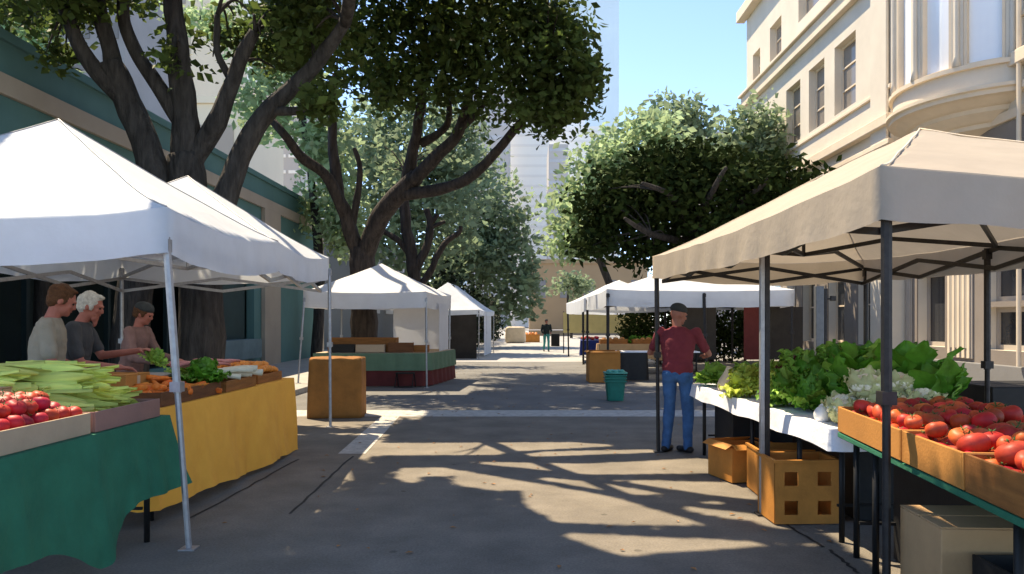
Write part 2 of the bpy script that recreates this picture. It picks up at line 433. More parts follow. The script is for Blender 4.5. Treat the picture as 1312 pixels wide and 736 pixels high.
# ------------------------------------------------------------------ trees of the street
def high_leaves(n, size):
    """leaves added above view to shade the road, left out over the sun patches"""
    gx = rng.uniform(-1.7, 3.0, n); gy = rng.uniform(2.2, 14.2, n); z = np.maximum(7.3, 1.6 + .43 * (gy + 3.4) + .4) + rng.uniform(0, 1.3, n)
    p = np.stack([gx - SXZ * z, gy - SYZ * z, z], 1)
    return crown_mesh([(Vector(), (0, 0, 0), n)], size, at=p)
def E(px, py, Y, rx, ry, d, n): return (P(px, py, Y), (rx * Y / F, d, ry * Y / F), n)
def L(pts, r0, r1): return ([P(*p) if len(p) == 3 and p[0] > 30 else Vector(p) for p in pts], r0, r1)
def LP(*pts): return [P(a, b, y) for a, b, y in pts]
TA = P(172, 470, 13.5)
tree('dark forked street tree behind the double white tent, cut by the left edge', (TA.x, TA.y),
     [([Vector((TA.x - .1, TA.y, -.05)), P(172, 380, 13.5), P(200, 245, 13.5), P(165, 130, 13.5), P(140, 78, 13.3)], .33, .19),
      (LP((165, 132, 13.5), (120, 85, 13.2), (88, 25, 13), (70, -50, 12.8)), .17, .08),
      (LP((148, 92, 13.4), (132, 30, 13.3), (122, -40, 13.2)), .16, .09)],
     [E(20, 15, 14, 70, 32, 1.2, 900), E(70, 70, 13.4, 22, 9, .4, 160), E(150, -20, 13.5, 60, 25, 1, 600), E(95, 10, 13, 30, 18, .6, 250), E(40, -60, 12, 120, 60, 1.5, 1500)] + [(Vector((rng.uniform(-9, -5.7), y_, max(7, 1.6 + .43 * y_ + .5) + rng.uniform(0, .8))), (.8, .8, .45), 240) for y_ in rng.uniform(6, 13, 50)],  # last clumps added above view to shade the white tent's roof
     'leaf_dark', .17, group='dark street trees on the left pavement')
TB = P(258, 470, 13.6)
up = []                                                  # out-of-view crown added over the street to shade the road
for i in range(210):
    x = rng.uniform(-5.2, .9); y = rng.uniform(3.6, 17.2)
    z = max(7.3, 1.6 + .43 * y + .55) + rng.uniform(0, .9)
    up.append((Vector((x, y, z)), (.75, .75, .4), 260))
tree('large dark street tree behind the double white tent with an added crown shading the road', (TB.x, TB.y),
     [([Vector((TB.x, TB.y, -.05)), P(258, 380, 13.6), P(248, 290, 13.6), P(238, 200, 13.6)], .40, .30),
      (LP((238, 215, 13.6), (237, 150, 13.6), (230, 80, 13.5), (224, -20, 13.4), (260, -140, 12.5)), .25, .12),
      (LP((233, 160, 13.6), (195, 100, 13.5), (165, 50, 13.4), (156, -10, 13.3)), .15, .09),
      (LP((244, 215, 13.6), (283, 145, 13.5), (307, 80, 13.4), (325, 40, 13.3)), .19, .09),
      (LP((262, 360, 13.6), (285, 265, 13.6), (312, 190, 13.6), (345, 140, 13.6), (402, 85, 13.5), (440, 30, 13.2)), .25, .10),
      (LP((345, 142, 13.6), (385, 142, 13.5), (410, 132, 13.4)), .09, .05),
      (LP((300, 110, 13.5), (280, 70, 13.5), (278, 20, 13.5)), .07, .05),
      ([P(440, 30, 13.2), Vector((-2.0, 10.5, 7.6)), Vector((-.8, 8, 8.2))], .11, .05),
      ([P(260, -140, 12.5), Vector((-4, 9, 8.0)), Vector((-3, 6, 8.2))], .12, .05)],
     [E(330, 45, 13.6, 75, 48, 1.3, 1500), E(270, 20, 13.6, 60, 26, 1, 700), E(245, 72, 13.2, 32, 24, .6, 420), E(410, 125, 13.2, 20, 18, .35, 260), E(390, 40, 14, 60, 45, 1.2, 1300),
      E(300, -40, 13, 150, 40, 1.6, 1500)] + up,
     'leaf_dark', .19, group='dark street trees on the left pavement', extra=high_leaves(70000, .15))
TD = P(466, 400, 23)
up2 = []  # out-of-view clumps added to shade the road farther on
for i in range(120):
    y = rng.uniform(17, 30); z = max(10, 1.6 + .43 * y + .6) + rng.uniform(0, 1); gx_ = rng.uniform(-1.5, 5.0)
    up2.append((Vector((gx_ - SXZ * z, y, z)), (.95, .95, .5), 230))
tree('dark limbed street tree behind the small white tent with a broad deep green crown', (TD.x, TD.y),
     [([Vector((TD.x, TD.y, -.05)), P(466, 400, 23), P(464, 345, 23), P(462, 318, 23)], .42, .36),
      (LP((460, 325, 23), (442, 275, 22.6), (432, 240, 22.4), (425, 150, 22.2), (432, 95, 22)), .25, .08),
      (LP((442, 278, 22.6), (420, 228, 22), (385, 200, 21.5), (365, 172, 21), (345, 150, 21)), .17, .10),
      (LP((450, 300, 22.8), (458, 250, 22.6), (460, 215, 22.5), (453, 190, 22.4)), .12, .06),
      (LP((466, 330, 23), (490, 275, 22.6), (515, 245, 22.2), (535, 226, 22)), .30, .24),
      (LP((520, 245, 22.2), (530, 190, 22), (538, 140, 21.5), (542, 80, 21)), .19, .10),
      (LP((530, 232, 22), (560, 200, 21.6), (588, 168, 21.2), (602, 110, 20.8), (612, 70, 20.5)), .21, .09),
      (LP((582, 172, 21.2), (612, 145, 20.9), (626, 118, 20.6)), .11, .06),
      (LP((540, 184, 22), (572, 160, 21.6), (576, 110, 21.2)), .13, .07),
      (LP((515, 250, 22.2), (570, 241, 21.6), (605, 225, 21.2), (640, 190, 20.6), (675, 148, 20), (700, 110, 19.6)), .19, .08)],
     [E(640, 75, 19.5, 110, 78, 1.6, 3600), E(705, 105, 19.2, 58, 55, 1.3, 1500), E(742, 115, 19, 26, 48, .9, 560), E(530, 65, 20, 95, 72, 1.6, 2600), E(455, 75, 20.5, 70, 60, 1.4, 1700),
      E(470, 118, 20.5, 70, 26, 1.0, 700), E(400, 50, 20.5, 60, 60, 1.2, 1100), E(728, 60, 19.2, 34, 40, 1, 500), E(700, 145, 19, 40, 24, .8, 420), E(580, 0, 19.5, 170, 50, 2, 2600), E(690, 15, 19.5, 50, 40, 1.2, 700), E(350, 5, 20, 60, 40, 1.3, 900)] + up2,
     'leaf_dark', .21, bark='bark_warm', group='dark street trees on the left pavement')
TE = P(531, 410, 30)
tree('slim dark tree with bare pollarded stubs in front of the sage trees', (TE.x, TE.y),
     [([Vector((TE.x, TE.y, -.05)), P(531, 380, 30), P(528, 330, 30), P(520, 290, 30), P(518, 250, 30), P(520, 220, 30)], .30, .16),
      (LP((533, 335, 30), (512, 310, 30), (488, 295, 30), (470, 290, 30)), .15, .07),
      (LP((531, 350, 30), (548, 310, 30), (551, 290, 30), (546, 268, 30)), .19, .12), (LP((550, 288, 30), (560, 275, 30)), .11, .08), (LP((550, 292, 30), (570, 284, 30)), .09, .07),
      (LP((556, 335, 30), (572, 310, 30), (588, 298, 30), (590, 290, 30)), .13, .08), (LP((533, 372, 30), (550, 350, 30), (558, 333, 30)), .15, .12)],
     [E(500, 210, 31, 30, 30, 1, 260), E(560, 190, 31, 30, 18, 1, 160)], 'leaf_sage', .3, bark='bark_warm')
TF = (-8.3, 31)
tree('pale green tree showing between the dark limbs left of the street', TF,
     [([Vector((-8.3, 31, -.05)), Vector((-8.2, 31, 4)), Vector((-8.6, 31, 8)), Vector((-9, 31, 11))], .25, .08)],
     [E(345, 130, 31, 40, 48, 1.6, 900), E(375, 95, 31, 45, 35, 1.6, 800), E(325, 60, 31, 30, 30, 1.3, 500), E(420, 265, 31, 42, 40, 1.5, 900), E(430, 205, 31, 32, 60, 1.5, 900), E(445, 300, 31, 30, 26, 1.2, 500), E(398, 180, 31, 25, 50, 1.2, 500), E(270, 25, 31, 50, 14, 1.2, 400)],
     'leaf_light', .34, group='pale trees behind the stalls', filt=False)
tree('small pale green tree top beside the teal building at the upper left corner', (-10.8, 17.5),
     [([Vector((-10.8, 17.5, -.05)), Vector((-10.9, 17.5, 4)), P(40, 60, 17.5)], .2, .06)],
     [E(40, 65, 17.5, 32, 30, .8, 500), E(52, 92, 17.2, 38, 12, .7, 300), E(80, 95, 17.2, 14, 12, .4, 120), E(55, 30, 17.5, 30, 20, .8, 300)], 'leaf_light', .24, group='pale trees behind the stalls')
def bush_tree(label, base, blobs, m, size, group, name='broad_tree', r=.3):
    c = max(blobs, key=lambda b: b[2])[0]
    return tree(label, base, [([Vector((base[0], base[1], -.05)), Vector((base[0], base[1], 2)), Vector((c.x, c.y, c.z * .6)), c], r, .1)], blobs, m, size, group=group, name=name, filt=False)
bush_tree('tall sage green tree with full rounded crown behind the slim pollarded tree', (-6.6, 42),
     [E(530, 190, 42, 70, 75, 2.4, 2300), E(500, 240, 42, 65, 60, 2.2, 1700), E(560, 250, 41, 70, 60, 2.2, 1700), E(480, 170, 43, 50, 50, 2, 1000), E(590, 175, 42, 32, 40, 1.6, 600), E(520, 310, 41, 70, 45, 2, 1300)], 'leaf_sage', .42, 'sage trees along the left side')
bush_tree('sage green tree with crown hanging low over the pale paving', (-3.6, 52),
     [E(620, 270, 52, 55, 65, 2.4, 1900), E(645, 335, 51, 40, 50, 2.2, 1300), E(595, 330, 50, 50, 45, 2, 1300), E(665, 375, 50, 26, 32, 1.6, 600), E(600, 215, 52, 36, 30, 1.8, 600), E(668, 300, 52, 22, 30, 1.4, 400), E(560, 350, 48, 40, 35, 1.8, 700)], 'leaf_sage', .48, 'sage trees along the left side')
hb = []
for i in range(13):
    Y = 37 + i * 3.2
    hb.append((Vector((-3.9 + .07 * i + rng.uniform(-.2, .2), Y, 1.9)), (.9, 1.7, 2.0 + .3 * math.sin(i * 1.9)), 600))
h = thing('hedge', 'near black hedge added as the shade beneath the sage trees up to the far end', 'hedge', (-3.6, 56, 0))
leaf_obj('foliage', crown_mesh(hb, .3, False), 'leaf_hedge_shade', h)  # leaf row coloured near black for the shade under the trees
b = MB()
for x in range(10): limb(b, [Vector((-4 + .08 * x, 38 + 4 * x, -.05)), Vector((-4 + .08 * x, 38 + 4 * x, 1.2)), Vector((-3.8 + .08 * x, 38.3 + 4 * x, 2.4))], .14, .05, 6)
b.build('stem', 'bark', h)
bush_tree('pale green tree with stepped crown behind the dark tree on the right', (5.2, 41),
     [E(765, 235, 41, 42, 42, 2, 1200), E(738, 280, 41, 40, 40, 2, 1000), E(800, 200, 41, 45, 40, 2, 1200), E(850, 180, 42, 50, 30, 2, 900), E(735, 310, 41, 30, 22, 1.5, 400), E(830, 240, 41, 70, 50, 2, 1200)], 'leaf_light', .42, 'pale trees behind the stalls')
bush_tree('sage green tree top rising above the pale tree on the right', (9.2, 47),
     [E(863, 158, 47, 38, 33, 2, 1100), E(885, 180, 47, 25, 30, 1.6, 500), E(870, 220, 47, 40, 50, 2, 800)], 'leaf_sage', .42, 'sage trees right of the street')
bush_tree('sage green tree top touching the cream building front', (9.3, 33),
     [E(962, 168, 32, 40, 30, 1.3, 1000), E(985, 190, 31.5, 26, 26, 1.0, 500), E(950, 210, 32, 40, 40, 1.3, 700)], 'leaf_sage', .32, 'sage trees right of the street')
TI = (6.6, 29.6)
c0 = P(890, 300, 29)
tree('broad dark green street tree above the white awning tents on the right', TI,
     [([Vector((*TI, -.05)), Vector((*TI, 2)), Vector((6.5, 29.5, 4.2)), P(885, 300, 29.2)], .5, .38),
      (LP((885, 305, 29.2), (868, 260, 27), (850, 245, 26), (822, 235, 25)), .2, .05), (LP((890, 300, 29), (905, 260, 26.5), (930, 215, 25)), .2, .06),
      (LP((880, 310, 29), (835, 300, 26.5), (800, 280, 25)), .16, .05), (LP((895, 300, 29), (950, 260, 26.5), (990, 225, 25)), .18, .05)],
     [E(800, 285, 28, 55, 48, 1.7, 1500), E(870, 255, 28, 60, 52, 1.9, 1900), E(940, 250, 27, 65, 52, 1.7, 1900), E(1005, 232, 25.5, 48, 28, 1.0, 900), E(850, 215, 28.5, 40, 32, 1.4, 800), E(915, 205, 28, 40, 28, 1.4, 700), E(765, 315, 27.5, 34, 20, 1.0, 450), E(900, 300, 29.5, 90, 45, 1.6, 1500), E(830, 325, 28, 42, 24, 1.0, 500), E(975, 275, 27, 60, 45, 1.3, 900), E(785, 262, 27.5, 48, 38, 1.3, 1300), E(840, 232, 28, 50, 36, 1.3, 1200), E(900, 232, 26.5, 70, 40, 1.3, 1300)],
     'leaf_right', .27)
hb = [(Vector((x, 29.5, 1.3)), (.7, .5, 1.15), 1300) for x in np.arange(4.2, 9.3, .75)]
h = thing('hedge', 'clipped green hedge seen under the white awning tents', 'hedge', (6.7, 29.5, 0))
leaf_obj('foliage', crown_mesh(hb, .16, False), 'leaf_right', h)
b = MB()
for x in np.arange(4.3, 9.2, .8): b.tube([(x, 29.5, -.05), (x + .05, 29.5, 1.2)], [.05, .03], 6)
b.build('stem', 'bark', h)
s = bush_tree('small faded sage tree in front of the tan building at the street end', (4.6, 78),
     [E(728, 366, 78, 22, 12, 1.2, 420), E(745, 372, 78, 16, 12, 1.2, 280)], 'leaf_sage', .5, 'sage trees right of the street', r=.16)

# ------------------------------------------------------------------ buildings
def wall_grid(b, o, u, L_, H, ops, depth, nrm):
    """a wall in plane (o, u, z) with openings (u0, u1, z0, z1) and reveals going in along -nrm"""
    o, u, nrm = Vector(o), Vector(u), Vector(nrm)
    us = sorted({0, L_} | {v for q in ops for v in q[:2]}); zs = sorted({0, H} | {v for q in ops for v in q[2:]})
    pt = lambda a, z, d=0: o + u * a + Vector((0, 0, z)) - nrm * d
    for i in range(len(us) - 1):
        for j in range(len(zs) - 1):
            cu, cz = (us[i] + us[i + 1]) / 2, (zs[j] + zs[j + 1]) / 2
            if any(q[0] < cu < q[1] and q[2] < cz < q[3] for q in ops): continue
            b.add([pt(us[i], zs[j]), pt(us[i + 1], zs[j]), pt(us[i + 1], zs[j + 1]), pt(us[i], zs[j + 1])], [(0, 1, 2, 3)])
    for a0, a1, z0, z1 in ops:
        for p, q in (((a0, z0), (a1, z0)), ((a1, z0), (a1, z1)), ((a1, z1), (a0, z1)), ((a0, z1), (a0, z0))):
            b.add([pt(*p), pt(*q), pt(*q, depth), pt(*p, depth)], [(0, 1, 2, 3)])
def window(parent, o, u, nrm, q, depth, glass='window_glass', frame='stone_trim', bars=(1, 2), fw=.09, diag=False):
    o, u, nrm = Vector(o), Vector(u), Vector(nrm); a0, a1, z0, z1 = q
    pt = lambda a, z, d: o + u * a + Vector((0, 0, z)) - nrm * d
    d = depth - .06; w = MB()
    def br(a, b_, c, e, dd=d, t=.06):
        w.add([pt(a, c, dd), pt(b_, c, dd), pt(b_, e, dd), pt(a, e, dd), pt(a, c, dd + t), pt(b_, c, dd + t), pt(b_, e, dd + t), pt(a, e, dd + t)],
              [(0, 1, 2, 3), (4, 7, 6, 5), (0, 4, 5, 1), (1, 5, 6, 2), (2, 6, 7, 3), (3, 7, 4, 0)])
    br(a0 + .002, a0 + fw, z0 + .002, z1 - .002); br(a1 - fw, a1 - .002, z0 + .002, z1 - .002); br(a0 + fw, a1 - fw, z0 + .002, z0 + fw); br(a0 + fw, a1 - fw, z1 - fw, z1 - .002)
    for k in range(1, bars[0]):
        x = a0 + (a1 - a0) * k / bars[0]; br(x - .025, x + .025, z0 + fw, z1 - fw, d + .006, .05)
    for k in range(1, bars[1]):
        z = z0 + (z1 - z0) * k / bars[1]; br(a0 + fw, a1 - fw, z - .025, z + .025, d + .004, .05)
    f = w.build('window', frame, parent)
    g = MB(); g.add([pt(a0 + .01, z0 + .01, d + .045), pt(a1 - .01, z0 + .01, d + .045), pt(a1 - .01, z1 - .01, d + .045), pt(a0 + .01, z1 - .01, d + .045)], [(0, 1, 2, 3)])
    g.build('pane', glass, f)
    return f
# cream corner building on the right: main front (far), recessed front with a bow (near)
B1 = thing('stone_building', 'tall cream stone building with bow window and mouldings on the right', 'building', (12, 24, 0))
X1, X2, YC = 10.5, 10.95, 22.4
ops1 = [(37 - 31.4, 37 - 29.8, 8.6, 10.9), (37 - 28.9, 37 - 27.4, 8.6, 10.9), (37 - 26.5, 37 - 24.8, 8.6, 10.9),
        (37 - 36.0, 37 - 34.9, 12.3, 13.9), (37 - 33.5, 37 - 32.0, 12.3, 14.2), (37 - 30, 37 - 27.2, 13.1, 15.6), (37 - 25.8, 37 - 23.4, 13.1, 15.6),
        (37 - 29.5, 37 - 28.2, .9, 3.4), (37 - 27.0, 37 - 25.6, .9, 3.4), (37 - 24.6, 37 - 23.3, .9, 3.4), (37 - 35, 37 - 32, .5, 3.3)]
b = MB(); wall_grid(b, (X1, 37, 0), (0, -1, 0), 37 - YC, 16.4, ops1, .3, (-1, 0, 0))
b.add([(X1, YC, 0), (X2 + .3, YC, 0), (X2 + .3, YC, 16.4), (X1, YC, 16.4)], [(0, 1, 2, 3)])
b.add([(X1, 37, 0), (X1 + 14, 37, 0), (X1 + 14, 37, 16.4), (X1, 37, 16.4)], [(0, 1, 2, 3)])
b.b2((X1 + .32, 36.8, -.01), (24, 22.5, 16.3)); b.b2((X2 + .33, 22.45, -.01), (24, 10.2, 16.3))
b.build('wall', 'stone_cream', B1)
for q in ops1: window(B1, (X1, 37, 0), (0, -1, 0), (-1, 0, 0), q, .3, 'window_glass' if q[2] > 5 else 'glass_dark', bars=(1, 3) if q[2] > 5 else (1, 2))
ops2 = [(22.4 - 21.75, 22.4 - 20.3, .95, 2.95), (22.4 - 18.55, 22.4 - 16.4, .95, 1.95), (22.4 - 18.55, 22.4 - 16.4, 2.08, 3.7), (22.4 - 15, 22.4 - 12.6, .95, 3.7)]
b = MB(); wall_grid(b, (X2, 22.4, 0), (0, -1, 0), 22.4 - 10, 16.4, ops2, .3, (-1, 0, 0)); b.build('wall', 'stone_cream', B1)
for q in ops2: window(B1, (X2, 22.4, 0), (0, -1, 0), (-1, 0, 0), q, .3, 'glass_dark', 'stone_panel', bars=(1, 1), fw=.12)
def course(z, h, d, m='stone_trim'):
    c = MB(); c.b2((X1 - d, 37.0 + d, z), (X1 - .002, YC - d, z + h)); c.b2((X2 - d, YC - d - .004, z), (X2 - .002, 10, z + h)); c.build('cornice', m, B1, bevel=.02)
for z, h, d in ((6.15, .22, .10), (6.7, .16, .16), (7.25, .30, .26), (11.75, .5, .22), (12.26, .12, .34), (15.9, .5, .4), (8.32, .12, .08)): course(z, h, d)
c = MB(); c.b2((X1 - .14, 36.6, -.01), (X1 - .002, YC - .14, .62)); c.b2((X2 - .14, YC - .144, -.01), (X2 - .002, 10, .62)); c.build('plinth', 'stone_plinth', B1, bevel=.02)
c = MB()                                                   # ground floor facing, tree and awning shade painted as taupe, cut round windows
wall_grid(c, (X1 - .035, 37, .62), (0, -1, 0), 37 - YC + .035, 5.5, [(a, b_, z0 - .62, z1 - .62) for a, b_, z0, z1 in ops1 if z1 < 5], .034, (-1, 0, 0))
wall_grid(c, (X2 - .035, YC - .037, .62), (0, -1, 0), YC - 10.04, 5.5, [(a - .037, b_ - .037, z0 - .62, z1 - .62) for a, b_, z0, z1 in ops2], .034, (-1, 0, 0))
c.build('shaded_ground_floor_facing', 'stone_base_shaded', B1)
for (y0, y1, z0, z1) in ((31.6, 30.2, .9, 3.5), (22.3, 22.0, .7, 3.6), (20.1, 19.0, .7, 3.6), (16.1, 15.2, .7, 3.6)):
    x = X1 if y0 > YC else X2
    c = MB(); c.b2((x - .075, y0, z0), (x - .037, y1, z1)); c.b2((x - .1, y0 - .1 * (y0 - y1), z0 + .25), (x - .077, y1 + .1 * (y0 - y1), z1 - .3)); c.build('panel', 'stone_panel', B1, bevel=.01)
for k in range(5):
    c = MB(); c.b2((X2 - .11, 20.05 - k * .22, .72), (X2 - .078, 19.95 - k * .22, 3.5)); c.build('pilaster_rib', 'stone_trim', B1)
c = MB(); c.b2((X1 - .12, YC + .06, .63), (X1 - .037, YC + 1.1, 15.8)); c.build('corner_pilaster', 'stone_cream', B1, bevel=.02)
# the bow
bc = (12.0, 19.5, 0); RB = 2.55
def arc(r0, z0, z1, t0, t1, dz=0, n=6):
    b = MB(); vs = []
    for i in range(n + 1):
        a = t0 + (t1 - t0) * i / n
        for (r, z) in ((r0, z0), (r0, z1), (r0 - .25, z1), (r0 - .25, z0)): vs.append((bc[0] + r * math.cos(a), bc[1] + r * math.sin(a), z))
    fs = [(i * 4 + k, i * 4 + (k + 1) % 4, i * 4 + 4 + (k + 1) % 4, i * 4 + 4 + k) for i in range(n) for k in range(4)] + [(0, 1, 2, 3), (n * 4 + 3, n * 4 + 2, n * 4 + 1, n * 4)]
    return b.add(vs, fs)
A0, A1 = R(114), R(246)
bow = MB()
def am(b, *a, **k):
    t = arc(*a, **k); b.add(t.v, t.f)
am(bow, RB, 6.9, 7.4, A0, A1, n=40); am(bow, RB, 12.6, 16.3, A0, A1, n=40)
wins = [(R(119.5 + k * 25), R(119.5 + k * 25 + 19)) for k in range(5)]
edges = [A0] + [a for w in wins for a in w] + [A1]
for k in range(0, len(edges), 2): am(bow, RB, 7.4, 12.6, edges[k], edges[k + 1], n=8)
bow.build('bow_wall', 'stone_cream', B1)
for a, c_ in wins:
    w = arc(RB - .02, 7.401, 12.599, a + R(.1), a + R(1.6), n=2); t = arc(RB - .02, 7.401, 12.599, c_ - R(1.6), c_ - R(.1), n=2); w.add(t.v, t.f)
    for z in (7.401, 12.48): t = arc(RB - .03, z, z + .11, a + R(1.6), c_ - R(1.6), n=3); w.add(t.v, t.f)
    f = w.build('window', 'stone_trim', B1)
    g = MB(); n = 5; g.add([(bc[0] + (RB - .16) * math.cos(a + (c_ - a) * i / n), bc[1] + (RB - .16) * math.sin(a + (c_ - a) * i / n), z) for i in range(n + 1) for z in (7.41, 12.59)],
                           [(2 * i, 2 * i + 2, 2 * i + 3, 2 * i + 1) for i in range(n)])
    g.build('pane', 'glass_bright', f)
for z, h, d in ((7.35, .10, .10), (12.55, .2, .2), (12.8, .14, .34), (13.6, .16, .16)):
    arc(RB + d, z, z + h, A0, A1, n=40).build('moulding', 'stone_trim', B1)
c = MB(); c.lathe([(1.0, 6.0), (1.72, 6.16), (1.74, 6.26), (1.84, 6.28), (2.12, 6.44), (2.14, 6.54), (2.24, 6.56), (RB - .06, 6.68), (RB + .10, 6.70), (RB + .10, 6.8), (RB + .18, 6.82), (RB + .18, 6.898), (RB - .3, 6.899)], (bc[0], bc[1], 0), 40, R(110), R(250)); c.build('corbel', 'stone_trim', B1, smooth=False)
for a in (R(116.5), R(141.5), R(166.5), R(191.5), R(216.5), R(241.5)):
    c = MB(); c.tube([(bc[0] + (RB + .03) * math.cos(a), bc[1] + (RB + .03) * math.sin(a), z) for z in (7.46, 7.7, 12.3, 12.54)], [.10, .06, .06, .10], 10); c.build('column', 'stone_cream', B1, smooth=True)
# downpipe + wall lamp at the near front
c = MB(); c.tube([(X2 - .2, 17.0, .63), (X2 - .2, 17.0, 15)], .05, 8); c.build('downpipe', 'stone_trim', B1)

# long low teal building on the left with a dark shop front
TBD = thing('shop_building', 'long low teal building with tan band and dark shop front behind the double tent', 'building', (-9, 20, 0))
opsL = [(2.0, 18.9, .45, 3.35)]
b = MB(); wall_grid(b, (-9, 7, 0), (0, 1, 0), 27.4, 6.45, opsL, .25, (1, 0, 0))
b.add([(-9, 34.4, 0), (-20, 34.4, 0), (-20, 34.4, 6.45), (-9, 34.4, 6.45)], [(0, 1, 2, 3)]); b.add([(-9, 7, 0), (-20, 7, 0), (-20, 7, 6.45), (-9, 7, 6.45)], [(0, 1, 2, 3)])
b.add([(-20, 7, 0), (-20, 34.4, 0), (-20, 34.4, 6.45), (-20, 7, 6.45)], [(0, 1, 2, 3)])
b.build('wall', 'teal_wall', TBD)
b = MB(); b.b2((-20.05, 6.95, 6.452), (-8.93, 34.45, 6.62)); b.build('roof', 'teal_wall', TBD)
b = MB(); b.b2((-8.998, 6.9, 5.5), (-8.9, 34.5, 5.86)); b.build('band', 'tan_band', TBD, bevel=.01)
b = MB(); b.b2((-8.998, 26.6, -.0), (-8.86, 28.3, 5.498)); b.build('pilaster', 'tan_band', TBD, bevel=.01)
b = MB(); b.b2((-8.998, 33.9, .12), (-8.87, 34.4, 5.498)); b.build('pilaster', 'tan_band', TBD, bevel=.01)
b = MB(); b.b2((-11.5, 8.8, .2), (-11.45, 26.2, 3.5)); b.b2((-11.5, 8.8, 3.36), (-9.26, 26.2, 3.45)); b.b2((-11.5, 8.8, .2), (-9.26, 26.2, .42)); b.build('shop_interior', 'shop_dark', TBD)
for y in (21.6, 23.7):
    b = MB(); b.b2((-9.3, y, .46), (-9.2, y + 1.9, 3.34)); b.build('door_panel', 'shop_panel', TBD, bevel=.01)
b = MB(); b.b2((-9.25, 21.4, .43), (-8.75, 25.95, 1.05)); b.build('sill', 'shop_sill', TBD, bevel=.01)
for y in (11.5, 14.3, 17.1, 19.9):
    b = MB(); b.b2((-9.24, y, .452), (-9.14, y + .1, 3.348)); b.build('mullion', 'shop_dark', TBD)

def block(label, cat, name, x0, x1, y0, y1, h, wallm, bays, floors, group=None, z0=3, glass='facade_pane', winw=.55, winh=.5, top=None, sides=('front',), cap=None, ribbon=False):
    t = thing(name, label, cat, ((x0 + x1) / 2, y0, 0), group)
    b = MB(); b.b2((x0, y0, -.01), (x1, y1, h))
    if top: b.b2((x0 + top[0] * (x1 - x0), y0 + .15 * (y1 - y0), h), (x0 + top[1] * (x1 - x0), y1 - .1 * (y1 - y0), h + top[2]))
    b.build('wall', wallm, t)
    if cap: c = MB(); c.b2((x0 - .2, y0 - .2, h + .002), (x1 + .2, y1 + .2, h + cap)); c.build('parapet', wallm, t)
    fh = (h - z0) / floors
    for sd_ in sides:
        for f in range(floors):
            w = MB()
            if ribbon: bw = x1 - x0
            elif sd_ == 'front': bw = (x1 - x0) / bays
            else: nb = bays; bw = (y1 - y0) / nb
            for k in (range(1) if ribbon else range(bays)):
                zz = z0 + f * fh + fh * (1 - winh) / 2
                if sd_ == 'front':
                    ww_ = .94 if ribbon else winw; a = x0 + bw * (k + .5) - bw * ww_ / 2; w.b2((a, y0 - .08, zz), (a + bw * ww_, y0 + .02, zz + fh * winh))
                    if not ribbon: w.build('window', glass, t); w = MB()
                else:
                    a = y0 + bw * (k + .5) - bw * winw / 2; xx = x1 if sd_ == 'right' else x0
                    w.b2((xx - .06, a, zz), (xx + .06, a + bw * winw, zz + fh * winh)); w.build('window', glass, t); w = MB()
            if w.v: w.build('window_band', glass, t)
    return t
def W_(px0, px1, pytop, Y): return (px0 - VX) / F * Y, (px1 - VX) / F * Y, CZ + (VY - pytop) / F * Y
x0, x1, h = W_(412, 470, 300, 42); block('grey low building just beyond the teal one', 'building', 'office_building', x0 - 4, x1, 42, 60, h, 'bld_grey', 4, 2, sides=('right',), z0=1.5)
x0, x1, h = W_(-60, 160, -60, 60); block('dark grey slab building rising above the teal roof at the left edge', 'building', 'office_building', x0, x1, 60, 80, h, 'bld_slate', 6, 10, glass='bld_grey', z0=6)
x0, x1, h = W_(165, 245, -60, 70); block('cream tower block behind the forked trees', 'building', 'office_building', x0, x1, 70, 84, h, 'tower_cream', 4, 11, glass='tower_taupe', winw=.3, z0=6)
x0, x1, h = W_(245, 308, 133, 56); block('low cream building with tall taupe panels behind the tree limbs', 'building', 'office_building', x0, x1, 56, 66, h, 'tower_cream', 1, 1, glass='tower_taupe', winw=.72, winh=.8, z0=2, cap=.5)
x0, x1, h = W_(296, 386, 108, 90); block('pale grey building with blank front between the tree limbs', 'building', 'office_building', x0, x1, 90, 110, h, 'tower_grey', 5, 6, glass='tower_white', winw=.8, winh=.2, z0=18)
x0, x1, h = W_(190, 330, -80, 150); block('white high rise far behind the forked trees', 'tower', 'tower_block', x0, x1, 150, 175, h, 'tower_white', 8, 18, glass='tower_grey', winw=.5, winh=.2, z0=8, sides=('front',), ribbon=True)
x0, x1, h = W_(598, 652, 118, 230); block('grey high rise half hidden by the dark crown over the street', 'tower', 'tower_block', x0, x1, 230, 255, h, 'tower_grey', 6, 16, glass='facade_pane', winw=.5, winh=.3, z0=8, ribbon=True)
x0, x1, h = W_(640, 704, 128, 260); block('white high rise with stepped top at the end of the street', 'tower', 'tower_block', x0, x1, 260, 290, h, 'tower_white', 6, 20, glass='tower_pale', winw=.4, winh=.25, z0=8, top=(.05, .5, 12), ribbon=True)
x0, x1, h = W_(703, 728, 185, 215); block('narrow grey high rise between the two white ones', 'tower', 'tower_block', x0, x1, 215, 235, h, 'tower_grey', 3, 14, glass='facade_pane', winw=.4, winh=.3, z0=8, ribbon=True)
x0, x1, h = W_(700, 792, 162, 300); block('broad white high rise right of the street end', 'tower', 'tower_block', x0, x1, 300, 330, h, 'tower_white', 8, 18, glass='tower_pale', winw=.35, winh=.2, z0=8, top=(.1, .55, 10), ribbon=True)
x0, x1, h = W_(560, 793, -120, 460); block('very tall pale blue glass tower closing the view', 'tower', 'tower_block', x0, x1, 460, 500, h, 'tower_glass', 22, 44, glass='tower_glass', winw=.9, winh=.9, z0=6, ribbon=True)
x0, x1, h = W_(905, 1010, 110, 60); 
block('pale grey building end peeping out beside the cream building', 'building', 'office_building', x0, x1, 60, 75, h - 3.5, 'tower_grey', 4, 6, glass='facade_pane', z0=4)
